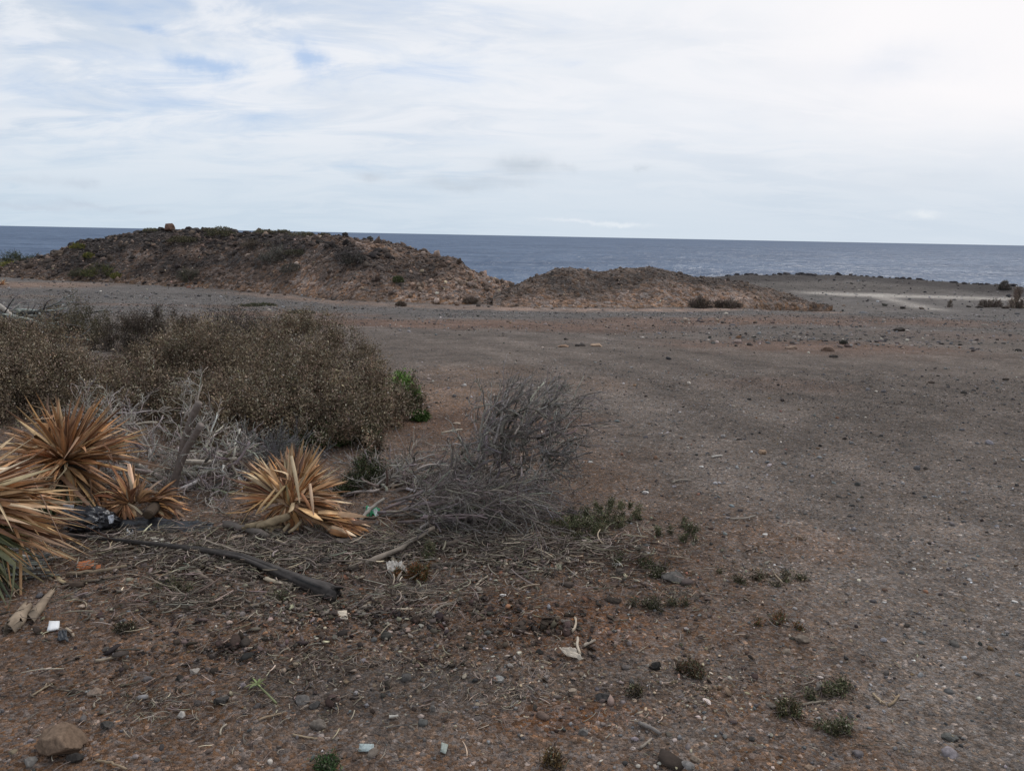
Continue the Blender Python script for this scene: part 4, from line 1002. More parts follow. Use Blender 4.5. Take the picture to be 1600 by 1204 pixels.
# fine grey shrub skeleton behind the shattered head
rng = np.random.default_rng(116)
g = at(430, 735); zg = float(g[2])
t = thing('dead_shrub', 'small hazy grey twig skeleton tucked behind the shattered yucca head', 'dead shrub', g, 'heaps of dead branches')
out = []
for k in range(26):
    grow(out, g + [rng.normal(0, .08), rng.normal(0, .08), .01], np.array([rng.normal(0, .8), rng.normal(0, .6), .9]), rng.uniform(.16, .26), .003, 2, rng, (4, 6), .6, .25, np.zeros(3), .62, .55, 6, zg)
mb = MB(); branch_mesh(mb, out, [(.15, .145, .14), (.2, .19, .18), (.1, .095, .09)], (.5, .3, .3), rng, 4); mb.build('twigs', M['bark'], t)

# ================================================================== living and half dead shrubs
def shrub(label, lobes, seed, n_sprig, cols, wts, tip, tipshare, leaf=(.021, .0095), stems=160, stemcol=(.10, .08, .065), name='shrub', cat='shrub', group=None, sprig=.16, nl=9, base=None, up=.55, inner=.22, stemr=.003, name_fol='foliage'):
    """lobes: (centre x,y, ground pixel based) list of (p, rx, ry, h)"""
    rg = np.random.default_rng(seed)
    if n_sprig > 3000:      # rounded heads standing out of each hummock
        base = lobes[0][0] if base is None else base; L2 = [(l[0], l[1] * .82, l[2] * .82, l[3] * .80) for l in lobes]
        for l in lobes:
            for _ in range(9):
                v_ = unit(rg.normal(0, 1, 3)); v_[2] = abs(v_[2]); f_ = rg.uniform(.26, .46); r_ = (l[1] + l[2]) / 2 * f_
                c_ = l[0] + v_ * np.array([l[1], l[2], l[3]]) * .80; L2.append((c_ - [0, 0, r_ * .35], r_, r_, r_ * rg.uniform(.8, 1.15)))
        lobes = L2
    b0 = np.asarray(lobes[0][0] if base is None else base, float)
    t = thing(name, label, cat, b0, group)
    vol = np.array([l[1] * l[2] + (l[1] + l[2]) * l[3] for l in lobes]); k = rg.choice(len(lobes), n_sprig, p=vol / vol.sum())
    Cn = np.array([l[0] for l in lobes])[k]; Rx = np.array([[l[1], l[2], l[3]] for l in lobes])[k]
    v = unit(rg.normal(0, 1, (n_sprig, 3))); v[:, 2] = np.abs(v[:, 2]) * 1.0
    if n_sprig > 600:      # gathered in clumps with gaps of shade between them
        nc_ = max(14, n_sprig // 40); ci = rg.integers(0, nc_, n_sprig); vc = unit(rg.normal(0, 1, (nc_, 3))); vc[:, 2] = np.abs(vc[:, 2]); kc_ = rg.choice(len(lobes), nc_, p=vol / vol.sum())
        k = kc_[ci]; Rx = np.array([[l[1], l[2], l[3]] for l in lobes])[k]; Cn = np.array([l[0] for l in lobes])[k]
        v = vc[ci] + rg.normal(0, .15, (n_sprig, 3)); v[:, 2] = np.abs(v[:, 2]); crad = (1 + rg.normal(0, .13, nc_))[ci]; v = v * crad[:, None]
    # knobbly outline, with holes
    o = seed * 1.7
    kn = fbm(v[:, 0] * 2.4 + o + k * 3, v[:, 1] * 2.4 + v[:, 2] * 2.2 - o, seed, 4)
    rr = np.where(rg.uniform(0, 1, n_sprig) < inner, rg.uniform(.45, .9, n_sprig), rg.uniform(.88, 1.04, n_sprig)) * (1 + .30 * kn)
    P = Cn + v * Rx * rr[:, None]
    gz = ground_z(P[:, 0], P[:, 1]); P[:, 2] = np.maximum(P[:, 2], gz + .01)
    # no sprigs deep inside another lobe
    ok = np.ones(n_sprig, bool)
    for j, l in enumerate(lobes):
        q = (P - l[0]) / np.array([l[1], l[2], l[3]]); ok &= ~((k != j) & (np.linalg.norm(q, axis=1) < .62))
    hole = fbm(P[:, 0] * 5, P[:, 2] * 5 + P[:, 1] * 4, seed + 9, 3) > -.42
    ok &= hole
    P, v, kn, Rx = P[ok], v[ok], kn[ok], Rx[ok]; n = len(P); ctint = (np.exp(rg.normal(0, .22, 4000))[ci[ok]] if n_sprig > 600 else np.ones(n))
    D = unit(v * .8 + rg.normal(0, .45, (n, 3)) + np.array([0, 0, up]))
    s = np.linspace(0, 1, nl)
    Ls = sprig * rg.uniform(.5, 1.3, n)
    root = P - D * (Ls * .6)[:, None]
    pts = root[:, None] + D[:, None] * (Ls[:, None] * s[None])[..., None] + rg.normal(0, .09, (n, nl, 3)) * Ls[:, None, None]
    ld = unit(D[:, None] * .7 + rg.normal(0, .7, (n, nl, 3)))
    cc = mixcol(cols, wts, n, rg, .25) * ctint[:, None]
    C = np.repeat(cc[:, None], nl, 1) * np.exp(rg.normal(0, .15, (n, nl, 1)))
    tm = (rg.uniform(0, 1, (n, nl)) < tipshare * 1.6 * s[None] * (rg.gamma(1.2, .8, 4000)[ci[ok]] if n_sprig > 600 else np.ones(n))[:, None]) & (s[None] > .35)
    C[tm] = mixcol(tip, np.ones(len(tip)), int(tm.sum()), rg, .3)
    pts = pts.reshape(-1, 3); m_ = len(pts)
    pts[:, 2] = np.maximum(pts[:, 2], ground_z(pts[:, 0], pts[:, 1]) + .003)
    mb = MB(); diamonds(mb, pts, ld.reshape(-1, 3), leaf[0] * rg.uniform(.5, 1.5, m_), leaf[1] * rg.uniform(.6, 1.5, m_), C.reshape(-1, 3), rg)
    mb.build(name_fol, M['foliage'], t)
    if stems:
        j = rg.choice(n, stems)
        e = P[j]; st = np.zeros((stems, 3))
        lc = np.array([l[0] for l in lobes]); near = np.argmin(np.linalg.norm(e[:, None, :2] - lc[None, :, :2], axis=2), 1)
        st = lc[near] + np.stack([rg.normal(0, .12, stems) * Rx[j, 0], rg.normal(0, .12, stems) * Rx[j, 1], np.zeros(stems)], 1)
        st[:, 2] = ground_z(st[:, 0], st[:, 1]) - .01
        q = np.linspace(0, 1, 6)
        PP = st[:, None] + (e - st)[:, None] * q[None, :, None]; PP[:, :, 2] += (.12 * np.sin(q * PI))[None] * Rx[j, 2][:, None]
        PP[:, 1:-1] += rg.normal(0, .02, (stems, 4, 3))
        mb = MB(); tubes(mb, PP, (stemr * rg.uniform(.6, 1.6, stems))[:, None] * np.linspace(1.3, .4, 6)[None], 4, mixcol([stemcol, tuple(np.array(stemcol) * 1.8)], (.7, .3), stems, rg, .25)); mb.build('stems', M['bark'], t)
    return t

def lobe(px, py, wpx, dep, h, yoff=0.):
    """a lobe whose ground centre is under pixel (px,py), wpx wide"""
    p = at(px, py); return (p, wpx * mpp(p) / 2, dep, h)

BR = [(.172, .126, .084), (.222, .163, .112), (.116, .086, .060), (.156, .124, .078)]
TIP = [(.27, .220, .160), (.23, .185, .13), (.33, .28, .215)]
GB = 'shrubs in the thicket behind the yucca heads'
shrub('broad speckled brown bush at the picture edge behind the upright yucca head', [lobe(-80, 652, 240, .6, .62), lobe(40, 648, 230, .65, .62), lobe(130, 640, 190, .6, .56), lobe(30, 590, 260, .6, .62), lobe(185, 660, 100, .4, .40)], 201, 21000, BR, (.35, .3, .25, .25), TIP, .16, group=GB)
shrub('dark sparse bush in the dip between the two broad speckled bushes', [lobe(235, 645, 150, .5, .44), lobe(250, 600, 140, .5, .48)], 202, 6800, BR, (.35, .2, .45, .15), TIP, .10, group=GB)
shrub('largest broad bush of the thicket, brown with pale bracts, ending at the small green plant', [lobe(400, 672, 270, .6, .56), lobe(500, 662, 260, .75, .64), lobe(562, 664, 140, .55, .56), lobe(360, 600, 270, .7, .66), lobe(470, 580, 230, .7, .68), lobe(330, 668, 140, .4, .40), lobe(540, 694, 160, .30, .42), lobe(470, 694, 120, .28, .36), lobe(300, 575, 160, .5, .62)], 203, 38000, BR, (.4, .3, .25, .3), TIP, .17, group=GB)
shrub('rounded olive brown bush standing behind the thicket, next to the far heap of weathered branches', [lobe(128, 535, 105, .5, .62), lobe(105, 528, 70, .4, .66)], 204, 3600, [(.10, .082, .045), (.075, .062, .038), (.12, .098, .06)], (1, 1, .6), TIP, .05, group=GB, sprig=.2)
shrub('dark brown ragged bush at the back of the thicket, two humps', [lobe(205, 545, 110, .5, .52), lobe(265, 538, 90, .5, .62), lobe(235, 550, 130, .5, .48)], 205, 4000, [(.075, .056, .042), (.055, .043, .034), (.10, .078, .058)], (1, 1, .5), TIP, .04, group=GB, sprig=.2)
shrub('low dark shrub peeping over the back of the largest broad bush', [lobe(378, 535, 95, .5, .50)], 206, 2200, [(.075, .058, .045), (.055, .045, .036)], (1, 1), TIP, .05, group=GB, sprig=.2)
shrub('bright green fresh plant at the end of the largest broad bush', [lobe(634, 636, 46, .2, .22), lobe(622, 626, 44, .18, .25), lobe(612, 634, 30, .15, .2)], 207, 1500, [(.11, .19, .04), (.08, .14, .032), (.14, .20, .06)], (1, 1, .5), [(.14, .18, .06)], .05, cat='plant', name='green_plant', stems=40, sprig=.09, leaf=(.022, .012), up=.8)
shrub('brown tuft leaning out beside the bright green fresh plant', [lobe(636, 640, 44, .2, .27)], 208, 900, [(.10, .075, .05), (.13, .095, .06), (.07, .07, .035)], (1, 1, 1), TIP, .08, cat='plant', name='dry_plant', stems=60, sprig=.12)
shrub('small solitary green plant on bare soil in front of the bright green one', [lobe(655, 655, 26, .09, .055)], 209, 420, [(.06, .10, .025), (.045, .075, .02)], (1, 1), [(.1, .15, .05)], .05, cat='plant', name='green_plant', stems=0, sprig=.06, leaf=(.02, .01))
shrub('dark green low foliage under the front of the largest broad bush', [lobe(525, 692, 110, .16, .14), lobe(480, 700, 60, .14, .10)], 210, 1500, [(.030, .052, .016), (.045, .07, .022), (.05, .05, .03)], (1, .8, .5), [(.08, .11, .04)], .05, cat='plant', name='green_plant', stems=40, sprig=.08, leaf=(.018, .009))
shrub('dim green weeds in shade between the shattered head and the stick heap', [lobe(548, 765, 60, .15, .13), lobe(570, 745, 50, .15, .12)], 211, 800, [(.035, .048, .018), (.05, .06, .028), (.06, .05, .03)], (1, 1, .6), [(.1, .1, .05)], .05, cat='weed', name='weed', stems=20, sprig=.07, leaf=(.014, .007))

# weeds in the open foreground
WG = [(.085, .094, .045), (.110, .112, .058), (.066, .072, .037), (.115, .098, .054), (.16, .125, .08)]
WR = [(.22, .085, .032), (.15, .07, .03), (.10, .075, .032), (.06, .065, .025)]
def weed(label, px, py, wpx, h, seed, cols=WG, n=420, extra=(), **kw):
    rr_ = np.random.default_rng(seed + 7); ls = [lobe(px, py, wpx * .42, wpx * mpp(at(px, py)) * .22, h * .75)] + [lobe(*e) for e in extra]
    for _ in range(7):
        dx = rr_.normal(0, .34) * wpx; f_ = rr_.uniform(.12, .32); ls.append(lobe(px + dx, py + rr_.normal(0, .12) * wpx, wpx * f_, wpx * f_ * mpp(at(px, py)) * .6, h * rr_.uniform(.25, .9)))
    n = int(n * .95)
    return shrub(label, ls, seed, n, cols, np.ones(len(cols)), [(.20, .19, .12), (.32, .28, .2)], .08, cat='weed', name='weed', group='weeds on the open soil', stems=24, sprig=.05, leaf=(.010, .0042), nl=7, stemr=.0011, up=.9, inner=.6, **kw)
weed('largest dark green leafy weed, low and spreading, right of the windswept shrub', 915, 826, 110, .15, 301, n=3600, extra=[(950, 815, 60, .14, .15), (895, 836, 60, .12, .11), (925, 835, 70, .14, .14), (985, 808, 44, .10, .10)])
weed('dark green weed patch right of the largest leafy weed', 1075, 838, 54, .085, 302, n=900)
weed('rust red and green weed beside the crumpled grey rag', 652, 900, 60, .085, 303, WR, 1100)
weed('upright dark green weed behind the rust red one', 672, 872, 24, .10, 304, WG, 420)
weed('thin grey green weed in front of the flat grey rock', 1018, 950, 50, .06, 305, [(.055, .06, .03), (.08, .07, .042), (.11, .085, .055)], 280)
weed('sparse rusty weed on the gravel edge, orange at its foot', 1222, 970, 46, .035, 306, WR, 280)
weed('brownish weed between the porous black stone and rusty weed', 1080, 1052, 50, .05, 307, [(.06, .058, .03), (.10, .07, .04), (.14, .07, .04)], 300)
weed('flat green weed with dry straw beside it', 1292, 1085, 44, .03, 308, n=280)
weed('flat green weed nearest the bottom edge of the gravel', 1306, 1146, 34, .028, 309, n=240)
weed('brown green weed creeping below the flat green weed', 1236, 1112, 46, .03, 310, [(.06, .062, .028), (.10, .075, .04)], 260)
weed('tiny thin upright weed between bare soil patches', 992, 1086, 16, .045, 311, [(.07, .06, .03), (.09, .065, .04)], 110)
weed('brownish upright weed stalk cut by the bottom edge', 862, 1196, 16, .06, 312, [(.16, .095, .04), (.10, .07, .035)], 170)
weed('green sprouting weed cut by the bottom edge, left of centre', 505, 1200, 28, .03, 313, [(.045, .075, .028), (.06, .09, .035)], 220)
weed('small green weed below the long dark branch', 275, 920, 36, .035, 314, n=230)
weed('mossy green weed at the thick butt of the dark branch', 440, 936, 26, .03, 315, n=170)
weed('low green weed creeping on litter below the flat grey rock', 1010, 886, 60, .035, 316, [(.05, .055, .026), (.07, .065, .035)], 300)
weed('faint brown weed patch right of the flat grey rock', 1185, 905, 60, .03, 317, [(.06, .058, .03), (.09, .07, .042)], 260)
weed('dry brown weed tuft among the soil clods', 205, 985, 26, .035, 318, [(.07, .05, .03), (.05, .045, .025)], 150)
# palm seedling: star of pale green leaves on a stalk
rng = np.random.default_rng(320); p = at(432, 1100); q = at(402, 1076); mb = MB()
tube1(mb, [p + [0, 0, .004], (p + q) / 2 + [0, 0, .012], q + [0, 0, .016]], [.004, .0036, .003], 6, np.array([.16, .17, .075]))
n = 9; a = np.linspace(0, 2 * PI, n, endpoint=False); blades(mb, np.tile(q + [0, 0, .016], (n, 1)), np.stack([np.cos(a), np.sin(a), rng.uniform(.15, .5, n)], 1), rng.uniform(.03, .05, n), np.full(n, .007), jitter((.17, .20, .07), n, rng, .12), rng, .2)
tag(mb.build('green_sprig', M['leaf'], loc=(p + q) / 2), 'plucked pale green sprig with a star of leaves lying on the soil', 'sprig')

# ================================================================== long dark branch
rng = np.random.default_rng(130)
pts = [(20, 838, 3), (100, 845, 3.2), (180, 853, 3.8), (250, 860, 4.2), (320, 868, 5), (380, 880, 6.6), (430, 895, 9.5), (480, 910, 13), (512, 922, 15.5), (524, 927, 13.5)]
C_ = []; R_ = []
for x, y, r in pts:
    p = at(x, y + r * .8); mm = mpp(p); r *= .84; C_.append(p + [0, 0, r * mm * .85 + .034 * min(1, max(0, (470 - x) / 90))]); R_.append(r * mm)
mb = MB(); tube1(mb, C_, R_, 28, np.array([.058, .050, .045]), 110)
o = mb.V[-1]; jj = np.arange(len(o)); aa = (jj % 28); ll = (jj // 28) / 110; str_ = fbm(aa * .8, ll * 5, 77, 4); o += np.stack([0 * str_, .004 * fbm(aa * .55, ll * 9, 78, 3) * np.clip(ll * 1.6 - .3, .1, 1), .006 * str_ * np.clip(ll * 1.6 - .3, .1, 1)], 1); endr = (ll > .955); o[endr, 0] += .03 * fbm(aa[endr] * .9, aa[endr] * 0., 79, 2)
mb.C[-1] = np.clip(mb.C[-1] * (1 + 1.5 * str_ + .35 * fbm(ll * 30, aa * .3, 80, 3))[:, None], .02, 1)
tag(mb.build('driftwood_branch', M['bark'], loc=C_[5], smooth_=True), 'long dark smooth branch lying across the litter, thin at one end, swollen at the other', 'branch')

# ================================================================== sticks and split wood
GS = 'loose sticks lying in the litter'
def stick(label, x0, y0, x1, y1, wpx, col, seed, bend=.04, lift=.3, name='stick', cat='stick', flat=1., mat='wood', fork=False, lift1=None, group=GS):
    rg = np.random.default_rng(seed + 500)
    a, b_ = at(x0, y0), at(x1, y1); r = wpx * mpp(a) / 2
    a = a + [0, 0, r * flat + lift * .01]; b_ = b_ + [0, 0, r * flat + (lift if lift1 is None else lift1) * .01]
    q = np.linspace(0, 1, 10); L0 = np.linalg.norm(b_ - a)
    P = a + (b_ - a) * q[:, None]; sdv = np.cross(unit(b_ - a), [0, 0, 1])
    P = P + sdv * (bend * L0 * np.sin(q * PI) * rg.choice([-1, 1]) + np.concatenate([[0], rg.normal(0, .012, 8), [0]]) * L0)[:, None]
    mb = MB(); tubes(mb, P[None], (r * (1 + rg.normal(0, .10, 10)) * np.linspace(1.05, .8, 10))[None], 7, np.asarray(col, float))
    if fork:
        e = P[6]; d = unit(P[7] - P[6] + sdv * rg.choice([-1, 1]) * np.linalg.norm(P[7] - P[6]) * .9); s_ = np.linspace(0, .32 * L0, 5); tubes(mb, (e + d * s_[:, None] + [0, 0, .002])[None], (r * np.linspace(.7, .4, 5))[None], 6, np.asarray(col, float))
    V = mb.V[0]
    if flat < 1: V[:, 2] = P[:, 2].repeat(7) + (V[:, 2] - P[:, 2].repeat(7)) * flat
    mb.C[0] = mb.C[0] * (1 + .3 * fbm(V[:, 0] * 60, V[:, 1] * 60, seed, 3))[:, None]
    return tag(mb.build(name, M[mat], loc=P[0]), label, cat, group)
def split_wood(label, x0, y0, x1, y1, w0, w1, col, seed, h=.5):
    """a torn wedge of wood with a ragged end"""
    rg = np.random.default_rng(seed); a, b_ = at(x0, y0), at(x1, y1); d = unit(b_ - a); sd_ = np.cross(d, [0, 0, 1]); m_ = mpp(a); n, k = 12, 14
    q = np.linspace(0, 1, n); V = []; RA = 1 + .16 * rg.normal(0, 1, k).clip(-1.4, 1.2)
    for i, f in enumerate(q):
        wd = (w0 + (w1 - w0) * f) * m_ / 2; ang = np.linspace(0, 2 * PI, k, endpoint=False)
        prof = (RA + .05 * rg.normal(0, 1, k)) * (1 if 0 < i < n - 1 else .8)
        e = np.zeros(k) if 0 < i < n - 1 else rg.normal(0, .12, k) * np.linalg.norm(b_ - a)
        V.append(a + d * (f * np.linalg.norm(b_ - a) + e)[:, None] + sd_ * (np.cos(ang) * wd * prof)[:, None] + np.array([0, 0, 1.]) * (np.sin(ang) * wd * h * prof + wd * h * .8)[:, None])
    V = np.array(V).reshape(-1, 3); idx = np.arange(n * k).reshape(n, k); nx = np.roll(idx, -1, 1)
    c = np.asarray(col) * (1 + .75 * fbm(np.tile(np.arange(k) * 1.9, n), np.repeat(q * 1.5, k), seed, 3))[:, None]
    mb = MB(); mb.add(V, [np.stack([idx[:-1], nx[:-1], nx[1:], idx[1:]], -1).reshape(-1, 4), idx[:1, ::-1], idx[-1:]], c)
    return tag(mb.build('wood_chunk', M['wood'], loc=a), label, 'wood', 'torn chunks of wood')
split_wood('stubby torn chunk of tan wood left of the white tile shard', 20, 986, 42, 950, 28, 17, (.23, .175, .125), 1, .6)
split_wood('long splintered tan wedge of wood behind the white tile shard', 52, 968, 84, 922, 20, 9, (.21, .16, .115), 2, .6)
split_wood('weathered grey board end beneath the spilled orange leaves', 520, 853, 588, 851, 24, 21, (.155, .128, .105), 3, .55)
split_wood('short dark brown chunk at the tip of the bent frond stalk', 104, 917, 130, 916, 15, 11, (.09, .065, .048), 4, .7)
split_wood('grey chunk of bark among sticks in front of the shattered head', 465, 868, 502, 862, 14, 11, (.13, .11, .095), 5, .7)
GR_, TN_, DK_, BN_ = (.20, .165, .135), (.33, .24, .15), (.10, .078, .062), (.42, .35, .27)
for i, (lb, x0, y0, x1, y1, w_, c_, kw) in enumerate([
    ('thick grey stick slanting up from the litter towards the flattened brush', 572, 886, 678, 842, 9, (.24, .195, .155), dict(lift1=5)),
    ('thinner stick lying along the thick slanting grey stick', 585, 880, 625, 862, 4, GR_, {}),
    ('short pale stick pointing up at the green wrapper', 560, 828, 600, 803, 6, (.24, .21, .18), dict(lift=3, lift1=8)),
    ('long curved grey stick right of the rust red weed', 672, 890, 745, 886, 6, (.14, .115, .095), dict(bend=.1)),
    ('brown stick crossing under the flattened brush', 690, 862, 750, 842, 7, DK_, dict(lift=2)),
    ('long brown stick just below the orange shard', 104, 902, 198, 888, 7, (.21, .16, .11), dict(bend=.06)),
    ('dark thin stick below the long brown one', 126, 912, 190, 902, 4, (.15, .115, .08), {}),
    ('pale tan frond stalk running down from the olive green leaves', 56, 878, 102, 914, 8, (.36, .28, .17), dict(flat=.5, bend=.02)),
    ('straight pale tan stick beside the thick butt of the dark branch', 413, 908, 458, 919, 6, (.40, .33, .24), dict(bend=.01)),
    ('tan bark strip tucked under the dark branch', 288, 876, 372, 886, 6, (.36, .26, .15), dict(flat=.4)),
    ('orange brown bark strip behind the dark branch', 398, 876, 500, 879, 5, (.30, .15, .07), dict(flat=.5, bend=.01)),
    ('long thin pale stick above the dark branch', 315, 852, 400, 876, 3.4, (.26, .215, .17), dict(lift=3)),
    ('grey log piece half buried in litter left of the shattered head', 352, 828, 418, 848, 13, (.13, .108, .092), dict(lift=1)),
    ('short grey stick in litter below the tan bark strip', 302, 898, 322, 880, 3.6, (.26, .22, .18), {}),
    ('thick brown stick end below the middle of the dark branch', 308, 898, 336, 918, 9, (.17, .13, .10), {}),
    ('forked grey twig on the soil below the dark branch', 348, 938, 392, 944, 4, (.19, .155, .125), dict(bend=.14, fork=True)),
    ('tan knobbly stick right of the forked twig', 388, 950, 440, 944, 5, (.25, .19, .135), {}),
    ('short curved stick alone on bare brown soil', 150, 1036, 190, 1026, 4.5, (.30, .24, .175), dict(bend=.1)),
    ('small tan stick near the white tile shard', 104, 985, 116, 998, 5, (.30, .235, .17), {}),
    ('thin straight straw lying on the soil above the pale pebble', 335, 962, 375, 965, 2.6, (.32, .26, .19), {}),
    ('pair forming split straw near the left edge', 50, 1090, 82, 1073, 3.4, (.32, .25, .17), dict(fork=True)),
    ('bent straw above the ochre rock', 148, 1108, 158, 1095, 3, (.30, .25, .19), dict(bend=.2)),
    ('thin stick at the bottom edge right of the ochre rock', 150, 1192, 198, 1204, 4, (.27, .20, .13), {}),
    ('forked tan straw below the plucked green sprig', 405, 1128, 440, 1118, 3.4, (.30, .22, .145), dict(fork=True)),
    ('curved pale straw left of the forked tan one', 345, 1152, 354, 1134, 3, (.34, .29, .22), dict(bend=.15)),
    ('long tan straw low in the picture under the plucked sprig', 458, 1150, 496, 1158, 3, (.34, .26, .17), {}),
    ('brown twig in the dark gravel, lower middle', 628, 1024, 660, 1042, 3, (.20, .15, .11), {}),
    ('bone pale upright twig above the cream plastic piece', 895, 990, 898, 968, 4.5, (.42, .34, .25), dict(bend=.06)),
    ('short pale stick standing out above the cream plastic piece', 906, 1028, 902, 1006, 5, (.46, .38, .29), dict(lift=1, lift1=2)),
    ('small knobbly pale stick right of the cream plastic piece', 912, 1012, 930, 1004, 5, (.34, .28, .22), dict(fork=True)),
    ('thick grey stick half sunk in the gravel near the bottom', 998, 1134, 1032, 1152, 7, (.16, .14, .125), {}),
    ('thin pale stick below the half sunk grey one', 1000, 1170, 1018, 1157, 4, (.30, .25, .20), {}),
    ('short white stick fragment on the gravel, lower middle', 608, 1124, 622, 1122, 5, (.50, .46, .40), {}),
    ('dry straw bundle on the gravel edge beside the flat green weed', 1364, 1086, 1382, 1102, 4, (.33, .25, .165), dict(fork=True, bend=.08)),
    ('crossing dry straw on the gravel edge', 1388, 1105, 1404, 1090, 4, (.28, .205, .13), dict(fork=True)),
    ('pale bent twig left of the flat green weed', 1254, 1104, 1290, 1098, 3.4, (.30, .25, .19), {}),
    ('thin grey twig near the gravel edge below the dark weed patch', 1140, 812, 1180, 808, 3, (.27, .23, .19), dict(bend=.12)),
    ('white thin stick on the grey gravel', 1112, 716, 1128, 714, 3.4, (.52, .47, .41), {}),
    ('curled pale twig between largest leafy weed and grey gravel', 1050, 756, 1080, 752, 3, (.26, .22, .18), dict(bend=.2)),
    ('grey twig sticking out right of the windswept shrub', 880, 732, 925, 722, 4, (.12, .105, .095), dict(lift=4, lift1=7)),
    ('pale splintered stick with a fork below the flattened brush', 868, 868, 888, 878, 5, (.44, .37, .28), dict(fork=True)),
    ('pale tan stick behind the stick heap', 690, 690, 722, 684, 4, (.36, .30, .23), dict(lift=6)),
    ('brown twig lying across soil beside the flattened brush', 810, 816, 852, 812, 4, DK_, {}),
    ('light stick among litter below the windswept shrub', 838, 822, 866, 838, 4, (.30, .25, .20), {}),
    ('brown straight stick left of the rag', 462, 896, 500, 884, 4, (.19, .15, .115), {}),
    ('thin forked stick right of the rag', 742, 920, 762, 902, 4, (.36, .30, .23), {}),
    ('grey dead root curving in soil below the grey rag', 676, 966, 712, 944, 5, (.21, .175, .14), dict(bend=.16, fork=True)),
]):
    stick(lb, x0, y0, x1, y1, w_, c_, i, **kw)

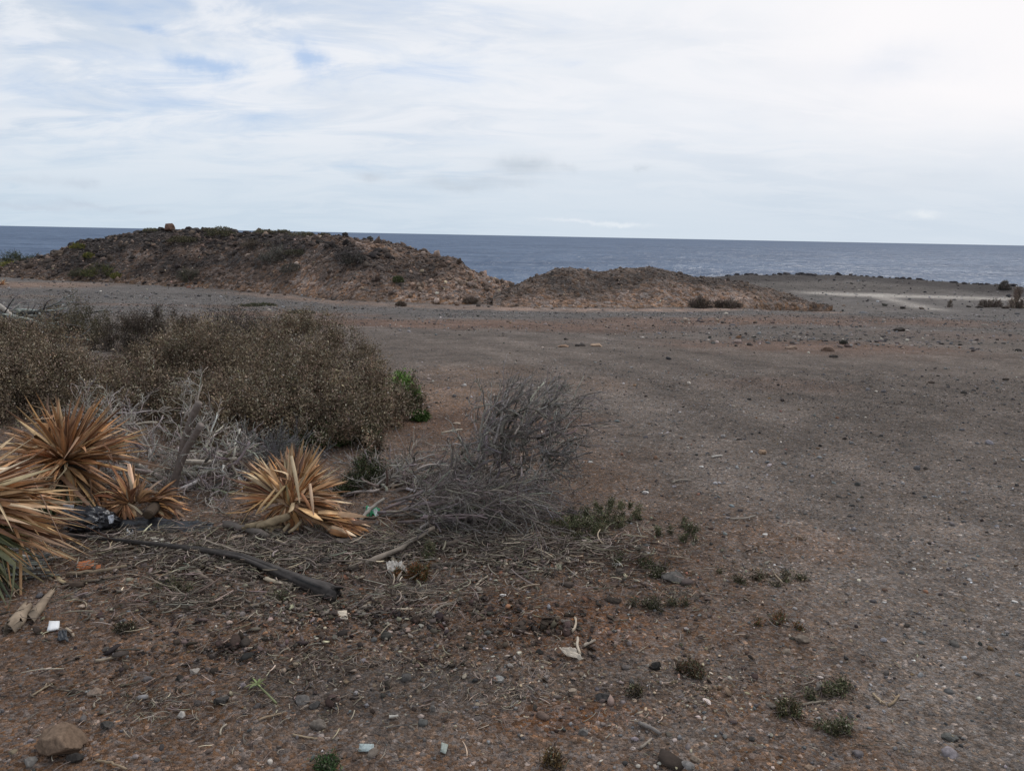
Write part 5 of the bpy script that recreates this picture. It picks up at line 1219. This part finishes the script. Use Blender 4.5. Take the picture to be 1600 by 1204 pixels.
# ================================================================== stones one can point to
GT = 'single stones on the open ground'
OC, PG, DG, BG, TN = (.235, .135, .072), (.34, .31, .28), (.075, .074, .074), (.155, .135, .12), (.34, .235, .155)
for i, (lb, x, y, wpx, hr, c_) in enumerate([
    ('large ochre brown rock half buried in soil in the bottom corner', 92, 1168, 84, .55, (.20, .125, .075)),
    ('flat rounded grey rock between two weeds right of centre', 1052, 907, 38, .55, (.125, .122, .118)),
    ('black porous stone on the open soil', 1024, 1044, 24, .7, (.032, .030, .030)),
    ('dark greenish grey oval stone on gravel near the bottom', 1482, 1153, 30, .45, (.115, .125, .12)),
    ('tan stone alone on the open grey gravel', 1191, 709, 15, .75, (.40, .25, .14)),
    ('light tan stone on gravel edge behind the weeds', 1248, 842, 14, .8, TN),
    ('brownish long stone beside the rusty weed', 1252, 1003, 28, .5, (.22, .175, .135)),
    ('pale orange stone at the bottom edge below the gravel weeds', 1264, 1200, 20, .55, (.40, .26, .16)),
    ('white grey pointed stone in soil above the bottom pebbles', 284, 1121, 17, .8, (.46, .44, .42)),
    ('pale flat stone right of the curved stick', 305, 1050, 17, .6, PG),
    ('pinkish tan stone left of the pale flat stone', 149, 1084, 25, .6, (.30, .215, .16)),
    ('dark grey lumpy stone below the pale flat stone', 345, 1098, 28, .7, DG),
    ('grey flat stone right of the plucked sprig', 470, 1096, 28, .55, (.15, .145, .145)),
    ('dark stone behind the grey flat stone near the sprig', 492, 1104, 20, .7, DG),
    ('brown grey long stone low in the picture beside long straw', 498, 1135, 32, .5, (.17, .145, .125)),
    ('blackish broken stone at the bottom edge near the ochre rock', 120, 1190, 28, .8, (.05, .046, .044)),
    ('rounded grey stone in the bottom corner', 48, 1194, 24, .7, (.20, .195, .19)),
    ('dark slate stone right of the ochre rock', 166, 1136, 22, .7, DG),
    ('tan earthy stone below the dark branch', 262, 952, 26, .6, (.27, .19, .13)),
    ('brown flat stone right of the tan earthy one', 296, 950, 24, .4, (.17, .12, .085)),
    ('long thin grey stone in front of the crumpled rag', 655, 924, 36, .28, (.21, .20, .19)),
    ('dark charcoal clod right of the dark branch butt', 510, 882, 24, .7, (.05, .044, .04)),
    ('grey brown stone left of the cream plastic piece', 886, 974, 22, .5, (.17, .15, .135)),
    ('brown black flat stone between weeds, right of the bare soil', 958, 940, 28, .35, (.06, .045, .036)),
    ('dark grey long stone below the cream plastic piece', 943, 1092, 28, .6, (.08, .078, .078)),
    ('pale tan pebble left of the dark grey long stone', 895, 1084, 16, .7, (.36, .28, .20)),
    ('mid grey stone in the dark gravel near the bottom', 911, 1148, 18, .7, (.15, .145, .145)),
    ('blue grey slate sliver in the middle of the soil', 778, 1063, 24, .3, (.24, .26, .27)),
    ('light grey pebble on bare soil left of centre bottom', 797, 1040, 12, .7, (.32, .30, .28)),
    ('black stone beside the light grey pebble', 843, 1020, 14, .7, (.04, .038, .037)),
    ('dark flat stone below the dark gravel, bottom', 855, 1188, 12, .7, (.05, .047, .045)),
    ('upright grey stone in dark gravel, lower middle', 676, 1110, 14, 1.0, (.20, .195, .19)),
    ('flat brown grey stone amid gravel left of the flat green weed', 1205, 1105, 20, .6, (.19, .165, .145)),
    ('small grey cube shaped stone left of the dark oval stone', 1328, 1119, 14, .8, (.16, .155, .155)),
    ('bluish small stone on the gravel right of the rusty weed', 1438, 1005, 18, .4, (.20, .215, .22)),
    ('light pebble below the flat green weed nearest the bottom', 1286, 1180, 10, .9, (.42, .36, .29)),
    ('dark pebble on gravel below creeping brown green weed', 1174, 1158, 14, .8, (.07, .068, .068)),
    ('tan rough stone cut by the bottom edge', 1085, 1188, 20, .6, (.28, .21, .15)),
    ('rough tan stone above the dry straw on gravel edge', 1230, 1022, 18, .7, (.27, .21, .16)),
    ('orange tan slab on the track, left one of a pair', 880, 542, 20, .35, (.42, .25, .145)),
    ('pale tan slab on the track, right one of a pair', 932, 541, 24, .4, (.44, .29, .18)),
    ('black stone between the two tan slabs', 901, 541, 11, .5, (.05, .04, .038)),
    ('dark stone just behind the two tan slabs', 884, 531, 10, .6, (.06, .05, .045)),
    ('dark square block of lava on the far plain', 1405, 517, 20, .5, (.06, .052, .048)),
    ('white pebble touching the dark square block', 1418, 518, 8, .7, (.5, .45, .42)),
    ('brown slab with dark underside on the reddish strip', 1290, 548, 26, .45, (.24, .15, .105)),
    ('flat tan slab left of the brown slab with dark underside', 1236, 545, 22, .35, (.30, .20, .14)),
    ('dark lump right of the brown slab', 1302, 558, 16, .5, (.07, .062, .058)),
    ('pale tan rock in front of the twin dry bushes', 1071, 501, 9, .8, (.46, .36, .28)),
    ('second pale rock right of the pale tan one', 1120, 501, 8, .9, (.42, .33, .26)),
    ('black stone near the picture edge on grey far gravel', 1590, 549, 12, .6, (.035, .032, .032)),
    ('dark brown stone alone on mid gravel, right', 1455, 598, 12, .4, (.07, .05, .04)),
    ('dark brown stone near the picture edge on mid gravel', 1572, 594, 12, .5, (.06, .045, .036)),
    ('pale stone on mid gravel left of the dark brown stones', 1382, 584, 9, .7, (.34, .29, .25)),
    ('dark lump lying on smooth gravel in the middle distance', 1320, 686, 10, .5, (.055, .045, .04)),
    ('dark lump left of the white thin stick', 1155, 687, 11, .4, (.06, .048, .042)),
    ('pale tan stone half sunk in the bend of the track', 712, 662, 14, .35, (.40, .31, .23)),
    ('pale long stone beside the windswept shrub on the bare soil', 716, 686, 15, .4, (.38, .31, .24)),
]):
    p = at(x, y); m_ = mpp(p); w_ = wpx * m_ * .92; c_ = np.array(c_) * [.86, .80, .74]; c_ = .6 * c_ + .4 * c_.mean() * np.array([1.12, 1., .88])
    rock('stone', p, w_, w_ * hr, w_ * .8, c_, lb, 'stone', GT, 600 + i, 4 if wpx > 60 else 3, sink=.32 if wpx < 40 else .25, craggy=.24)

# ================================================================== rubbish
rng = np.random.default_rng(140)
# black bag
c = at(142, 834); m_ = mpp(c); t = thing('rubbish_bag', 'black crumpled plastic bag with two lines of white print', 'bag', c)
V, Fa = ICO[4]; V = V.copy()
ax = np.array([50, 26, 25]) * m_ * [1, 1, 1]
cre = np.abs(fbm(V[:, 0] * 3 + 5, V[:, 1] * 2.5 + V[:, 2] * 3.4, 61, 3)); cre2 = np.abs(fbm(V[:, 0] * 6 - V[:, 2] * 4, V[:, 1] * 6 + 2, 66, 3))
sh = 1 + .25 * fbm(V[:, 0] * 1.3, V[:, 2] * 1.3 + V[:, 1], 63, 2) - .36 * cre - .14 * cre2
Vb = V * sh[:, None] * ax
Vb[:, 0] *= 1 - .25 * np.clip(V[:, 2], 0, 1) * (V[:, 0] < 0)
Vb[:, 2] = np.maximum(Vb[:, 2] + 24 * m_ + .12 * Vb[:, 0] * -1, .004)
mb = MB(); mb.add(Vb + c, Fa, np.array([.016, .016, .019])); bag = mb.build('film', M['blackplastic'], t, smooth_=True)
from mathutils.bvhtree import BVHTree
bv = BVHTree.FromPolygons([tuple(v) for v in (Vb + c)], [tuple(int(i) for i in f) for f in Fa])
def on_bag(px, py, lift=.0012):
    r = ray(px, py); d = Vector(r / np.linalg.norm(r)); h = bv.ray_cast(Vector(CAM), d)
    return None if h[0] is None else np.array(h[0]) + np.array(h[1]) * lift
def decal(mb, poly, col, n=5):
    """thin white print laid on the film: a quad subdivided and dropped on its surface"""
    (ax_, ay_), (bx_, by_), (cx_, cy_), (dx_, dy_) = poly; G = []
    for i in range(n):
        for j in range(n):
            s_, t_ = i / (n - 1), j / (n - 1); x = (ax_ * (1 - s_) + bx_ * s_) * (1 - t_) + (dx_ * (1 - s_) + cx_ * s_) * t_; y = (ay_ * (1 - s_) + by_ * s_) * (1 - t_) + (dy_ * (1 - s_) + cy_ * s_) * t_
            q = on_bag(x, y)
            if q is None: return
            G.append(q)
    G = np.array(G)
    if np.ptp(G[:, 1]) > .06: return
    mb.add(G, grid_faces(n, n), col)
mb = MB(); wh = np.array([.42, .42, .43])
for (x0, y0, x1, y1, hh, glyphs) in [(137, 823, 167, 803, 2.6, 'mnhuenaomunh'), (141, 827, 164, 812, 2.4, 'nhmuaeno')]:
    n = len(glyphs); dx, dy = (x1 - x0) / n, (y1 - y0) / n
    for k in range(n):
        gx, gy = x0 + dx * k, y0 + dy * k; wdt = .68
        decal(mb, [(gx, gy - hh), (gx + dx * .22, gy + dy * .22 - hh), (gx + dx * .22, gy + dy * .22 + hh * .3), (gx, gy + hh * .3)], wh * rng.uniform(.6, 1.1), 2)
        if k % 3 != 1: decal(mb, [(gx + dx * .2, gy + dy * .2 - hh), (gx + dx * wdt, gy + dy * wdt - hh), (gx + dx * wdt, gy + dy * wdt - hh * .62), (gx + dx * .2, gy + dy * .2 - hh * .62)], wh * rng.uniform(.6, 1.1), 2)
        if k % 2: decal(mb, [(gx + dx * .5, gy + dy * .5 - hh), (gx + dx * .7, gy + dy * .7 - hh), (gx + dx * .7, gy + dy * .7 + hh * .3), (gx + dx * .5, gy + dy * .5 + hh * .3)], wh * rng.uniform(.6, 1.1), 2)
if mb.n: mb.build('white_print', M['plastic'], bag)
def crumple(mb, pts, th, cols, seed, amp, n=14):
    """a rumpled sheet spanned between four corners, with thickness"""
    P00, P10, P11, P01 = [np.asarray(p, float) for p in pts]; s_, t_ = np.meshgrid(np.linspace(0, 1, n), np.linspace(0, 1, n))
    G = (P00 * (1 - s_)[..., None] + P10 * s_[..., None]) * (1 - t_)[..., None] + (P01 * (1 - s_)[..., None] + P11 * s_[..., None]) * t_[..., None]
    nrm = unit(np.cross(P10 - P00, P01 - P00))
    hgt = amp * (1.2 * np.abs(fbm(s_ * 3 + seed, t_ * 3, seed, 3)) + .5 * fbm(s_ * 6, t_ * 6 + seed, seed + 2, 2))
    if nrm[2] < 0: nrm = -nrm
    G = G + nrm * hgt[..., None]; a = G.reshape(-1, 3); b_ = a - nrm * th
    k = n * n; idx = np.arange(k).reshape(n, n); f = grid_faces(n, n); e = np.concatenate([idx[0], idx[1:, -1], idx[-1, -2::-1], idx[-2:0:-1, 0]]); e2 = np.roll(e, -1)
    cc = cols if np.ndim(cols) == 2 else np.tile(np.asarray(cols, float), (k, 1))
    mb.add(np.concatenate([a, b_]), [f, f[:, ::-1] + k, np.stack([e, e + k, e2 + k, e2], -1)], np.concatenate([cc, cc]))
Yb_ = c[1]
mb = MB(); crumple(mb, [at_y(98, 787, Yb_ + .0), at_y(116, 788, Yb_ - .04), at_y(112, 812, Yb_ - .07), at_y(103, 808, Yb_ - .03)], .002, (.40, .41, .43), 3, .010); mb.build('white_flap', M['plastic'], bag)
mb = MB(); crumple(mb, [at_y(168, 806, Yb_ - .06), at_y(178, 803, Yb_ - .04), at_y(177, 816, Yb_ - .05), at_y(171, 818, Yb_ - .07)], .002, (.46, .47, .50), 4, .008); mb.build('white_label', M['plastic'], bag)
# black sheet edge running to the right of the bag
a, b_ = at(178, 832), at(330, 829); mb = MB(); crumple(mb, [a + [0, -.03, .004], b_ + [0, -.02, .004], b_ + [0, .06, .02], a + [0, .12, .05]], .002, (.018, .018, .02), 9, .012, 24)
tag(mb.build('plastic_sheet', M['blackplastic'], loc=a), 'black plastic strip lying along the ground right of the bag, below the fallen yucca head', 'plastic strip')
def scrap(name, label, cat, quad, col, amp, seed, th=.002, lift=.012, mat='plastic', cols=None, n=14):
    P = [at(x, y) for x, y in quad]; m = MB(); crumple(m, [p + [0, 0, lift + (.012 if k < 2 else 0)] for k, p in enumerate(P)], th, col if cols is None else cols, seed, amp, n)
    return tag(m.build(name, M[mat], loc=np.mean(P, 0)), label, cat)
scrap('paper_scrap', 'torn flat white paper piece lying behind the dark branch', 'paper', [(236, 846), (262, 850), (276, 858), (230, 856)], (.55, .50, .42), .012, 11)
scrap('paper_scrap', 'crumpled little white paper ball right below the bag', 'paper', [(198, 838), (208, 837), (212, 845), (200, 847)], (.42, .41, .40), .03, 12, lift=.004)
scrap('paper_scrap', 'small pale grey scrap in front of the dark branch', 'paper', [(246, 866), (260, 865), (259, 870), (245, 871)], (.38, .35, .32), .006, 13)
scrap('rag', 'crumpled grey white rag beside the rust red weed', 'rag', [(604, 888), (628, 884), (638, 900), (606, 899)], (.36, .325, .285), .03, 14, lift=.008)
scrap('tile_shard', 'white flat tile shard on brown soil in front of the wood chunks', 'shard', [(78, 980), (94, 978), (93, 986), (74, 989)], (.72, .71, .70), .001, 15, .008, .012, n=4)
scrap('plastic_piece', 'small black plastic piece below the white tile shard', 'plastic piece', [(92, 996), (104, 994), (108, 1008), (90, 1004)], (.03, .032, .036), .012, 16, .004)
g_, w_ = np.array([.05, .34, .15]), np.array([.50, .54, .52]); ii = np.arange(196).reshape(14, 14); ss, tt = np.meshgrid(np.linspace(0, 1, 14), np.linspace(0, 1, 14))
kk = ((np.abs(tt - .55 + .2 * np.sin(ss * 5)) < .26)).reshape(-1, 1); scrap('wrapper', 'small green and white crumpled wrapper between the orange leaves and grey sticks', 'wrapper', [(572, 800), (594, 803), (592, 812), (570, 811)], None, .035, 17, cols=np.where(kk, w_, g_), lift=.012)
scrap('tile_shard', 'larger orange terracotta shard below the big yucca head', 'shard', [(120, 885), (148, 881), (146, 888), (120, 893)], (.42, .15, .065), .008, 18, .008, .006, 'stone', n=8)
scrap('tile_shard', 'little orange terracotta crumb below the larger orange shard', 'shard', [(150, 889), (158, 888), (157, 892), (150, 893)], (.38, .14, .065), .005, 19, .006, .005, 'stone', n=5)
scrap('tile_shard', 'red orange shard in front of the flattened brush', 'shard', [(826, 838), (842, 836), (846, 842), (830, 844)], (.36, .12, .065), .006, 20, .008, .006, 'stone', n=6)
scrap('plastic_piece', 'cream curled plastic piece lying on gravel below centre', 'plastic piece', [(872, 1020), (898, 1024), (911, 1037), (884, 1030)], (.50, .42, .33), .016, 21, .003, .012)
scrap('tile_shard', 'pale blue green tile sliver at the bottom edge', 'shard', [(562, 1172), (584, 1171), (584, 1176), (560, 1178)], (.42, .47, .45), .001, 22, .006, .006, 'stone', n=4)
scrap('tile_shard', 'pale green pointed shard right of the tile sliver', 'shard', [(690, 1168), (700, 1170), (696, 1182), (688, 1178)], (.36, .38, .33), .002, 23, .006, .006, 'stone', n=4)
scrap('tile_shard', 'cream chipped shard on soil below the dark branch butt', 'shard', [(528, 962), (542, 960), (544, 970), (528, 970)], (.52, .44, .34), .004, 24, .012, .008, 'stone', n=5)
for i, (lb, x, y, s_) in enumerate([('white shell bit beside the largest leafy weed', 1008, 770, 9), ('white chip on the soil below the largest leafy weed', 945, 842, 8), ('white chip in litter under the flat grey rock', 963, 884, 11), ('white chip in the litter below the flattened brush', 744, 870, 9), ('white chip on the gravel beside the dark weed patch', 1195, 836, 8), ('bright white chip on gravel near the picture edge', 1586, 941, 9), ('bright white chip on gravel right of the rusty weed', 1381, 942, 6), ('white chip on gravel above the rusty weed', 1428, 890, 7), ('small white chip in soil left of the grey root', 652, 959, 7), ('white chip in soil near the grey brown stone', 785, 932, 9), ('white chip on soil beside the windswept shrub', 922, 722, 6), ('white chip on gravel below the tan stone', 1096, 730, 7), ('white chip at the litter edge right of the flat grey rock', 1010, 864, 10)]):
    p = at(x, y); q = s_ * mpp(p); rock('shell_chip', p, q * 1.3, q * .5, q * .8, (.62, .58, .53), lb, 'chip', 'white chips on the ground', 800 + i, 2)


# ================================================================== the far mounds: rocks, shrubs, wall
def md_at(md, px, py):
    """point on a mound seen at a pixel"""
    r = ray(px, py); u = r[0]; tt_ = np.linspace(-.05, 1.05, 400); P = md.pos(np.full(400, u), tt_)
    below = P[:, 2] >= CAMZ + r[2] * P[:, 1]
    # first hit from the front
    i = int(np.argmax(below)) if below.any() else int(np.argmax(P[:, 2] - CAMZ - r[2] * P[:, 1]))
    return P[i]
LAVA = (.050, .043, .040)
rng = np.random.default_rng(150)
for i, (lb, x, w_, h_, c_) in enumerate([('brown boulder on the crest of the long mound, bigger of two neighbours', 260, 17, .85, (.15, .09, .065)), ('round dark boulder on the crest right of the brown one', 292, 12, .95, (.06, .048, .045)), ('dark pointed rock on the falling crest above the gully', 718, 9, 1.2, (.09, .065, .05)), ('black rock at the crest right of the bare patch', 537, 10, .7, LAVA)]):
    p = md_at(MD1, x, 300); k = mpp(p) * w_; rock('boulder', p, k, k * h_, k * .9, c_, lb, 'boulder', None, 900 + i, 3, M['rubble'], .12, None, .25)
GC = 'dark boulders along the crest of the long mound'
for i in range(64):
    x = rng.uniform(60, 640) if i < 52 else rng.uniform(130, 420); p = md_at(MD1, x, 300 if rng.uniform() < .7 else np.interp(x, [p_[0] for p_ in S1], [p_[1] for p_ in S1]) + rng.uniform(2, 14)); k = mpp(p) * rng.uniform(4, 9) * (1.2 if x < 450 else .75)
    rock('boulder', p, k * 1.2, k * rng.uniform(.5, .8), k, np.array(LAVA) * rng.uniform(.8, 1.7), 'dark lava rock among the broken rocks on top of the long mound', 'boulder', GC, 920 + i, 2, M['rubble'], .3, None, .3)
GP = 'pale broken rocks over the gully'
for i in range(34):
    x = rng.uniform(640, 812); y = np.interp(x, [640, 740, 812], [452, 436, 456]) + rng.uniform(-10, 14); p = md_at(MD1, x, y); k = mpp(p) * rng.uniform(4, 11)
    rock('boulder', p, k * .8, k * rng.uniform(.7, 1.2), k, np.array(rng.choice([0, 1, 2]) == 0 and (.25, .185, .14) or (.15, .11, .085)) * rng.uniform(.7, 1.2), 'pale angular rock in the broken slope above the gully between the mounds', 'boulder', GP, 990 + i, 2, M['rubble'], .3, None, .3)
GF = 'stones along the foot of the mounds'
for i in range(46):
    x = rng.uniform(180, 1330); md, bu, by = (MD1, B1u, B1y) if x < 790 else (MD2, B2u, B2y); u = ray(x, 470)[0]; Y = np.interp(u, bu, by) + rng.normal(-.6, .9); p = np.array([u * Y, Y, float(ground_z(u * Y, Y))]); k = mpp(p) * rng.uniform(3, 8)
    rock('boulder', p, k, k * rng.uniform(.45, .8), k, np.array([(.14, .09, .065), (.30, .21, .15), (.07, .058, .05)][i % 3]) * rng.uniform(.8, 1.2), 'small stone lying along the foot of the two mounds', 'stone', GF, 1040 + i, 2, M['rubble'], .25, None, .25)
GK = 'dark rocks along the shore edge'
for i in range(70):
    x = 1132 + i * 9.2 + rng.normal(0, 5) if i < 54 else rng.uniform(1130, 1300); u = ray(x, 440)[0]; Y = float(coast(u)) + rng.normal(-.3, .8); p = np.array([u * Y, Y, float(ground_z(u * Y, Y))]); k = mpp(p) * (3.5 + 6.5 * rng.uniform() ** 2)
    rock('boulder', p, k * 1.5, k * rng.uniform(.5, .85), k, np.array((.042, .038, .040)) * rng.uniform(.8, 1.6), 'dark lava rock in the ragged line along the shore edge', 'boulder', GK, 1100 + i, 2, M['rubble'], .35, None, .3)
GFP = 'loose rocks on the far plain'
for i, (x, y, w_) in enumerate([(1290, 482, 9), (1318, 478, 7), (1250, 477, 14), (1286, 480, 12), (1275, 478, 6), (1180, 505, 8), (1130, 505, 8), (1165, 503, 7), (1340, 538, 9), (1370, 535, 8), (1410, 545, 8), (1345, 530, 7), (1530, 481, 14), (1552, 479, 12), (1572, 482, 14), (1513, 480, 10), (1596, 481, 14), (1440, 483, 9), (1410, 482, 10), (1240, 520, 8), (1210, 512, 7)]):
    p = at(x, y); k = mpp(p) * w_ * .8; rock('boulder', p, k * 1.2, k * .6, k, np.array([(.06, .05, .045), (.24, .18, .14), (.11, .085, .07)][i % 3]) * rng.uniform(.85, 1.15), 'loose rock lying on the open plain near the low double mound', 'stone', GFP, 1200 + i, 2, M['rubble'], .25, None, .25)

def far_shrub(label, px, py, wpx, hpx, cols, seed, md=None, n=700, name='shrub', cat='shrub', group=None, leaf=None, tips=.05, up=.5, stems=30):
    p = at(px, py) if md is None else md_at(md, px, py); m_ = mpp(p)
    return shrub(label, [(p, wpx * m_ / 2, wpx * m_ / 2, hpx * m_)], seed, n, cols, np.ones(len(cols)), [(.25, .2, .14)], tips, leaf=leaf or (m_ * 1.6, m_ * .7), stems=stems, name=name, cat=cat, group=group, sprig=m_ * max(2.5, hpx * .3), nl=6, stemr=m_ * .18, up=up, inner=.3)
GM = 'shrubs on the long mound'
DG_ = [(.05, .058, .032), (.07, .075, .042), (.04, .045, .028)]; YG = [(.20, .17, .035), (.14, .14, .04), (.09, .10, .035)]; GG = [(.11, .10, .085), (.085, .08, .068), (.14, .125, .105)]; BS = [(.10, .08, .06), (.075, .06, .045)]
p_ = at(28, 412)
far_shrub('dark green rounded shrub against the sea at the left end of the long mound', 28, 411, 52, 15, DG_, 401, None, 1300, group=GM)
far_shrub('yellow green low shrub below the dark green rounded one', 18, 420, 44, 9, YG, 402, None, 800, group=GM)
far_shrub('yellowish low shrub at the picture edge in front of the mound', 2, 428, 40, 8, YG, 403, None, 600, group=GM)
far_shrub('green yellow shrub low on the slope right of the little ruined wall', 157, 430, 40, 14, [(.08, .085, .035), (.12, .12, .04), (.06, .06, .035)], 404, MD1, 900, group=GM)
far_shrub('small bright yellow green tuft by the foot of the long mound', 182, 434, 16, 7, YG, 405, MD1, 350, group=GM)
far_shrub('dull olive shrub right behind the ruined wall', 125, 431, 32, 10, [(.09, .085, .055), (.07, .065, .04)], 406, MD1, 500, group=GM)
far_shrub('round grey green shrub low in the middle of the slope', 296, 437, 34, 16, [(.10, .09, .065), (.08, .075, .055)], 407, MD1, 700, group=GM)
far_shrub('large grey dead shrub high on the slope', 430, 408, 42, 18, GG, 408, MD1, 900, group=GM, stems=90)
far_shrub('grey shrub beside the pale bare patch of the slope', 455, 425, 36, 14, GG, 409, MD1, 600, group=GM, stems=60)
far_shrub('brownish dry shrub in front of the crest', 400, 385, 50, 10, [(.13, .10, .075), (.10, .08, .06)], 410, MD1, 700, group=GM)
far_shrub('dark grey bush below the crest over the bare patch', 553, 412, 36, 14, [(.075, .066, .058), (.06, .054, .047)], 411, MD1, 800, group=GM)
far_shrub('small green cactus like clump low on the slope', 622, 440, 16, 8, [(.09, .11, .045), (.06, .07, .035)], 412, MD1, 400, group=GM)
far_shrub('dry shrub at the bottom of the gully between the mounds', 735, 472, 24, 6, [(.15, .115, .09), (.12, .09, .07)], 413, MD1, 500, group=GM)
far_shrub('small brown shrub at the foot of the slope left of the gully', 626, 478, 16, 6, [(.15, .11, .085), (.12, .09, .07)], 414, None, 450, group=GM)
far_shrub('yellow green tuft on the left shoulder of the crest', 122, 388, 22, 8, YG, 415, MD1, 350, group=GM)
far_shrub('yellow green tuft lower on the left shoulder', 139, 402, 18, 7, YG, 416, MD1, 300, group=GM)
far_shrub('olive low shrub under the two crest boulders', 290, 378, 50, 8, [(.10, .09, .045), (.075, .066, .038)], 417, MD1, 500, group=GM)
far_shrub('dark greenish shrub on the upper slope right of the crest boulders', 345, 368, 44, 8, [(.085, .08, .04), (.06, .056, .034)], 418, MD1, 500, group=GM)
far_shrub('olive patch shrub over the large grey dead shrub', 465, 398, 40, 7, [(.085, .08, .05), (.065, .058, .04)], 419, MD1, 450, group=GM)
GT_ = 'dry grass tufts on the crest'
for i, (x, w_, h_) in enumerate([(232, 26, 4), (320, 20, 4), (345, 30, 5), (412, 34, 4), (440, 22, 4), (468, 34, 5), (480, 18, 4), (506, 16, 3)]):
    far_shrub('thin dry grass tuft bristling on the crest of the long mound', x, 300, w_, h_, [(.17, .15, .095), (.12, .11, .07)], 430 + i, MD1, 260, 'grass_tuft', 'grass tuft', GT_, up=1.2, stems=0)
GB2 = 'twin dry bushes at the low mound'
far_shrub('smaller round dry brown bush of the twin bushes before the low mound', 1094, 481, 30, 13, [(.115, .088, .072), (.09, .07, .058)], 450, None, 1000, group=GB2)
far_shrub('wider dry brown bush of the twin bushes before the low mound', 1138, 482, 44, 12, [(.125, .095, .075), (.095, .073, .06)], 451, None, 1200, group=GB2)
far_shrub('dark little bush at the right foot of the low double mound', 1286, 484, 16, 9, [(.055, .048, .044), (.07, .06, .055)], 452, None, 400)
far_shrub('dark low shrub left of the dark little bush', 1248, 479, 14, 9, [(.065, .055, .05), (.08, .066, .056)], 453, None, 400)
far_shrub('tall dry brown shrub at the right picture edge on the plain', 1587, 481, 20, 27, [(.26, .195, .155), (.20, .155, .125)], 454, None, 800, up=1.6, stems=60)
far_shrub('rounded dry shrub at the shore edge near the tall dry one', 1569, 452, 15, 12, [(.13, .115, .095), (.10, .09, .078)], 455, None, 500)
GS3 = 'sparse dry stalks on the plain edge'
for i, x in enumerate([1532, 1538, 1544, 1550, 1556, 1562, 1484]):
    far_shrub('sparse thin dry stalks standing beside the tall dry shrub', x, 480, 7, 12, [(.16, .125, .10), (.13, .10, .085)], 460 + i, None, 90, 'dry_plant', 'plant', GS3, up=2., stems=8)
for i, (lb, x, y, w_, h_, c_) in enumerate([('flat green patch of plant on the near edge of the reddish strip', 405, 478, 56, 3, [(.075, .075, .04), (.06, .06, .035)]), ('green brown low plant right of the flat green patch', 470, 489, 40, 3, [(.085, .075, .05), (.065, .06, .04)])]):
    far_shrub(lb, x, y, w_, h_, c_, 470 + i, None, 600, 'ground_plant', 'plant', stems=0)

# ruined low wall with pillars at the foot of the long mound
rng = np.random.default_rng(160)
def block(mb, c0, sx, sy, sz, col, seed):
    rg = np.random.default_rng(seed); n = 6; V, Fa = ICO[3]; V = np.sign(V) * np.abs(V) ** .28; V = V / np.abs(V).max()
    V = V * (1 + .07 * fbm(V[:, 0] * 2 + seed, V[:, 1] * 2 + V[:, 2] * 3, seed, 3))[:, None]
    mb.add(V * np.array([sx, sy, sz]) / 2 + np.asarray(c0) + [0, 0, sz / 2 - .03], Fa, np.asarray(col))
p = at(102, 428) + [0, -1.0, .1]; p[2] = float(ground_z(p[0], p[1])); m_ = mpp(p)
t = thing('ruined_wall', 'remains of a small rough wall with two stone pillars at the foot of the long mound', 'wall ruin', p)
mb = MB(); block(mb, p, 22 * m_, .4, 9 * m_, (.20, .155, .125), 1); mb.build('wall_panel', M['rubble'], t)
mb = MB(); block(mb, p + [13 * m_, -.05, 0], 4 * m_, .5, 12 * m_, (.25, .195, .155), 2); mb.build('pillar', M['rubble'], t)
mb = MB(); block(mb, p + [18.5 * m_, -.05, 0], 6 * m_, .5, 12 * m_, (.24, .19, .15), 3); mb.build('pillar', M['rubble'], t)
mb = MB(); block(mb, p + [-10 * m_, -.25, 0], 30 * m_, .5, 1.6 * m_, (.30, .24, .19), 4); mb.build('base_course', M['rubble'], t)
mb = MB(); block(mb, p + [-20 * m_, -.25, 0], 5 * m_, .4, 4 * m_, (.32, .29, .26), 5); mb.build('broken_corner', M['rubble'], t)
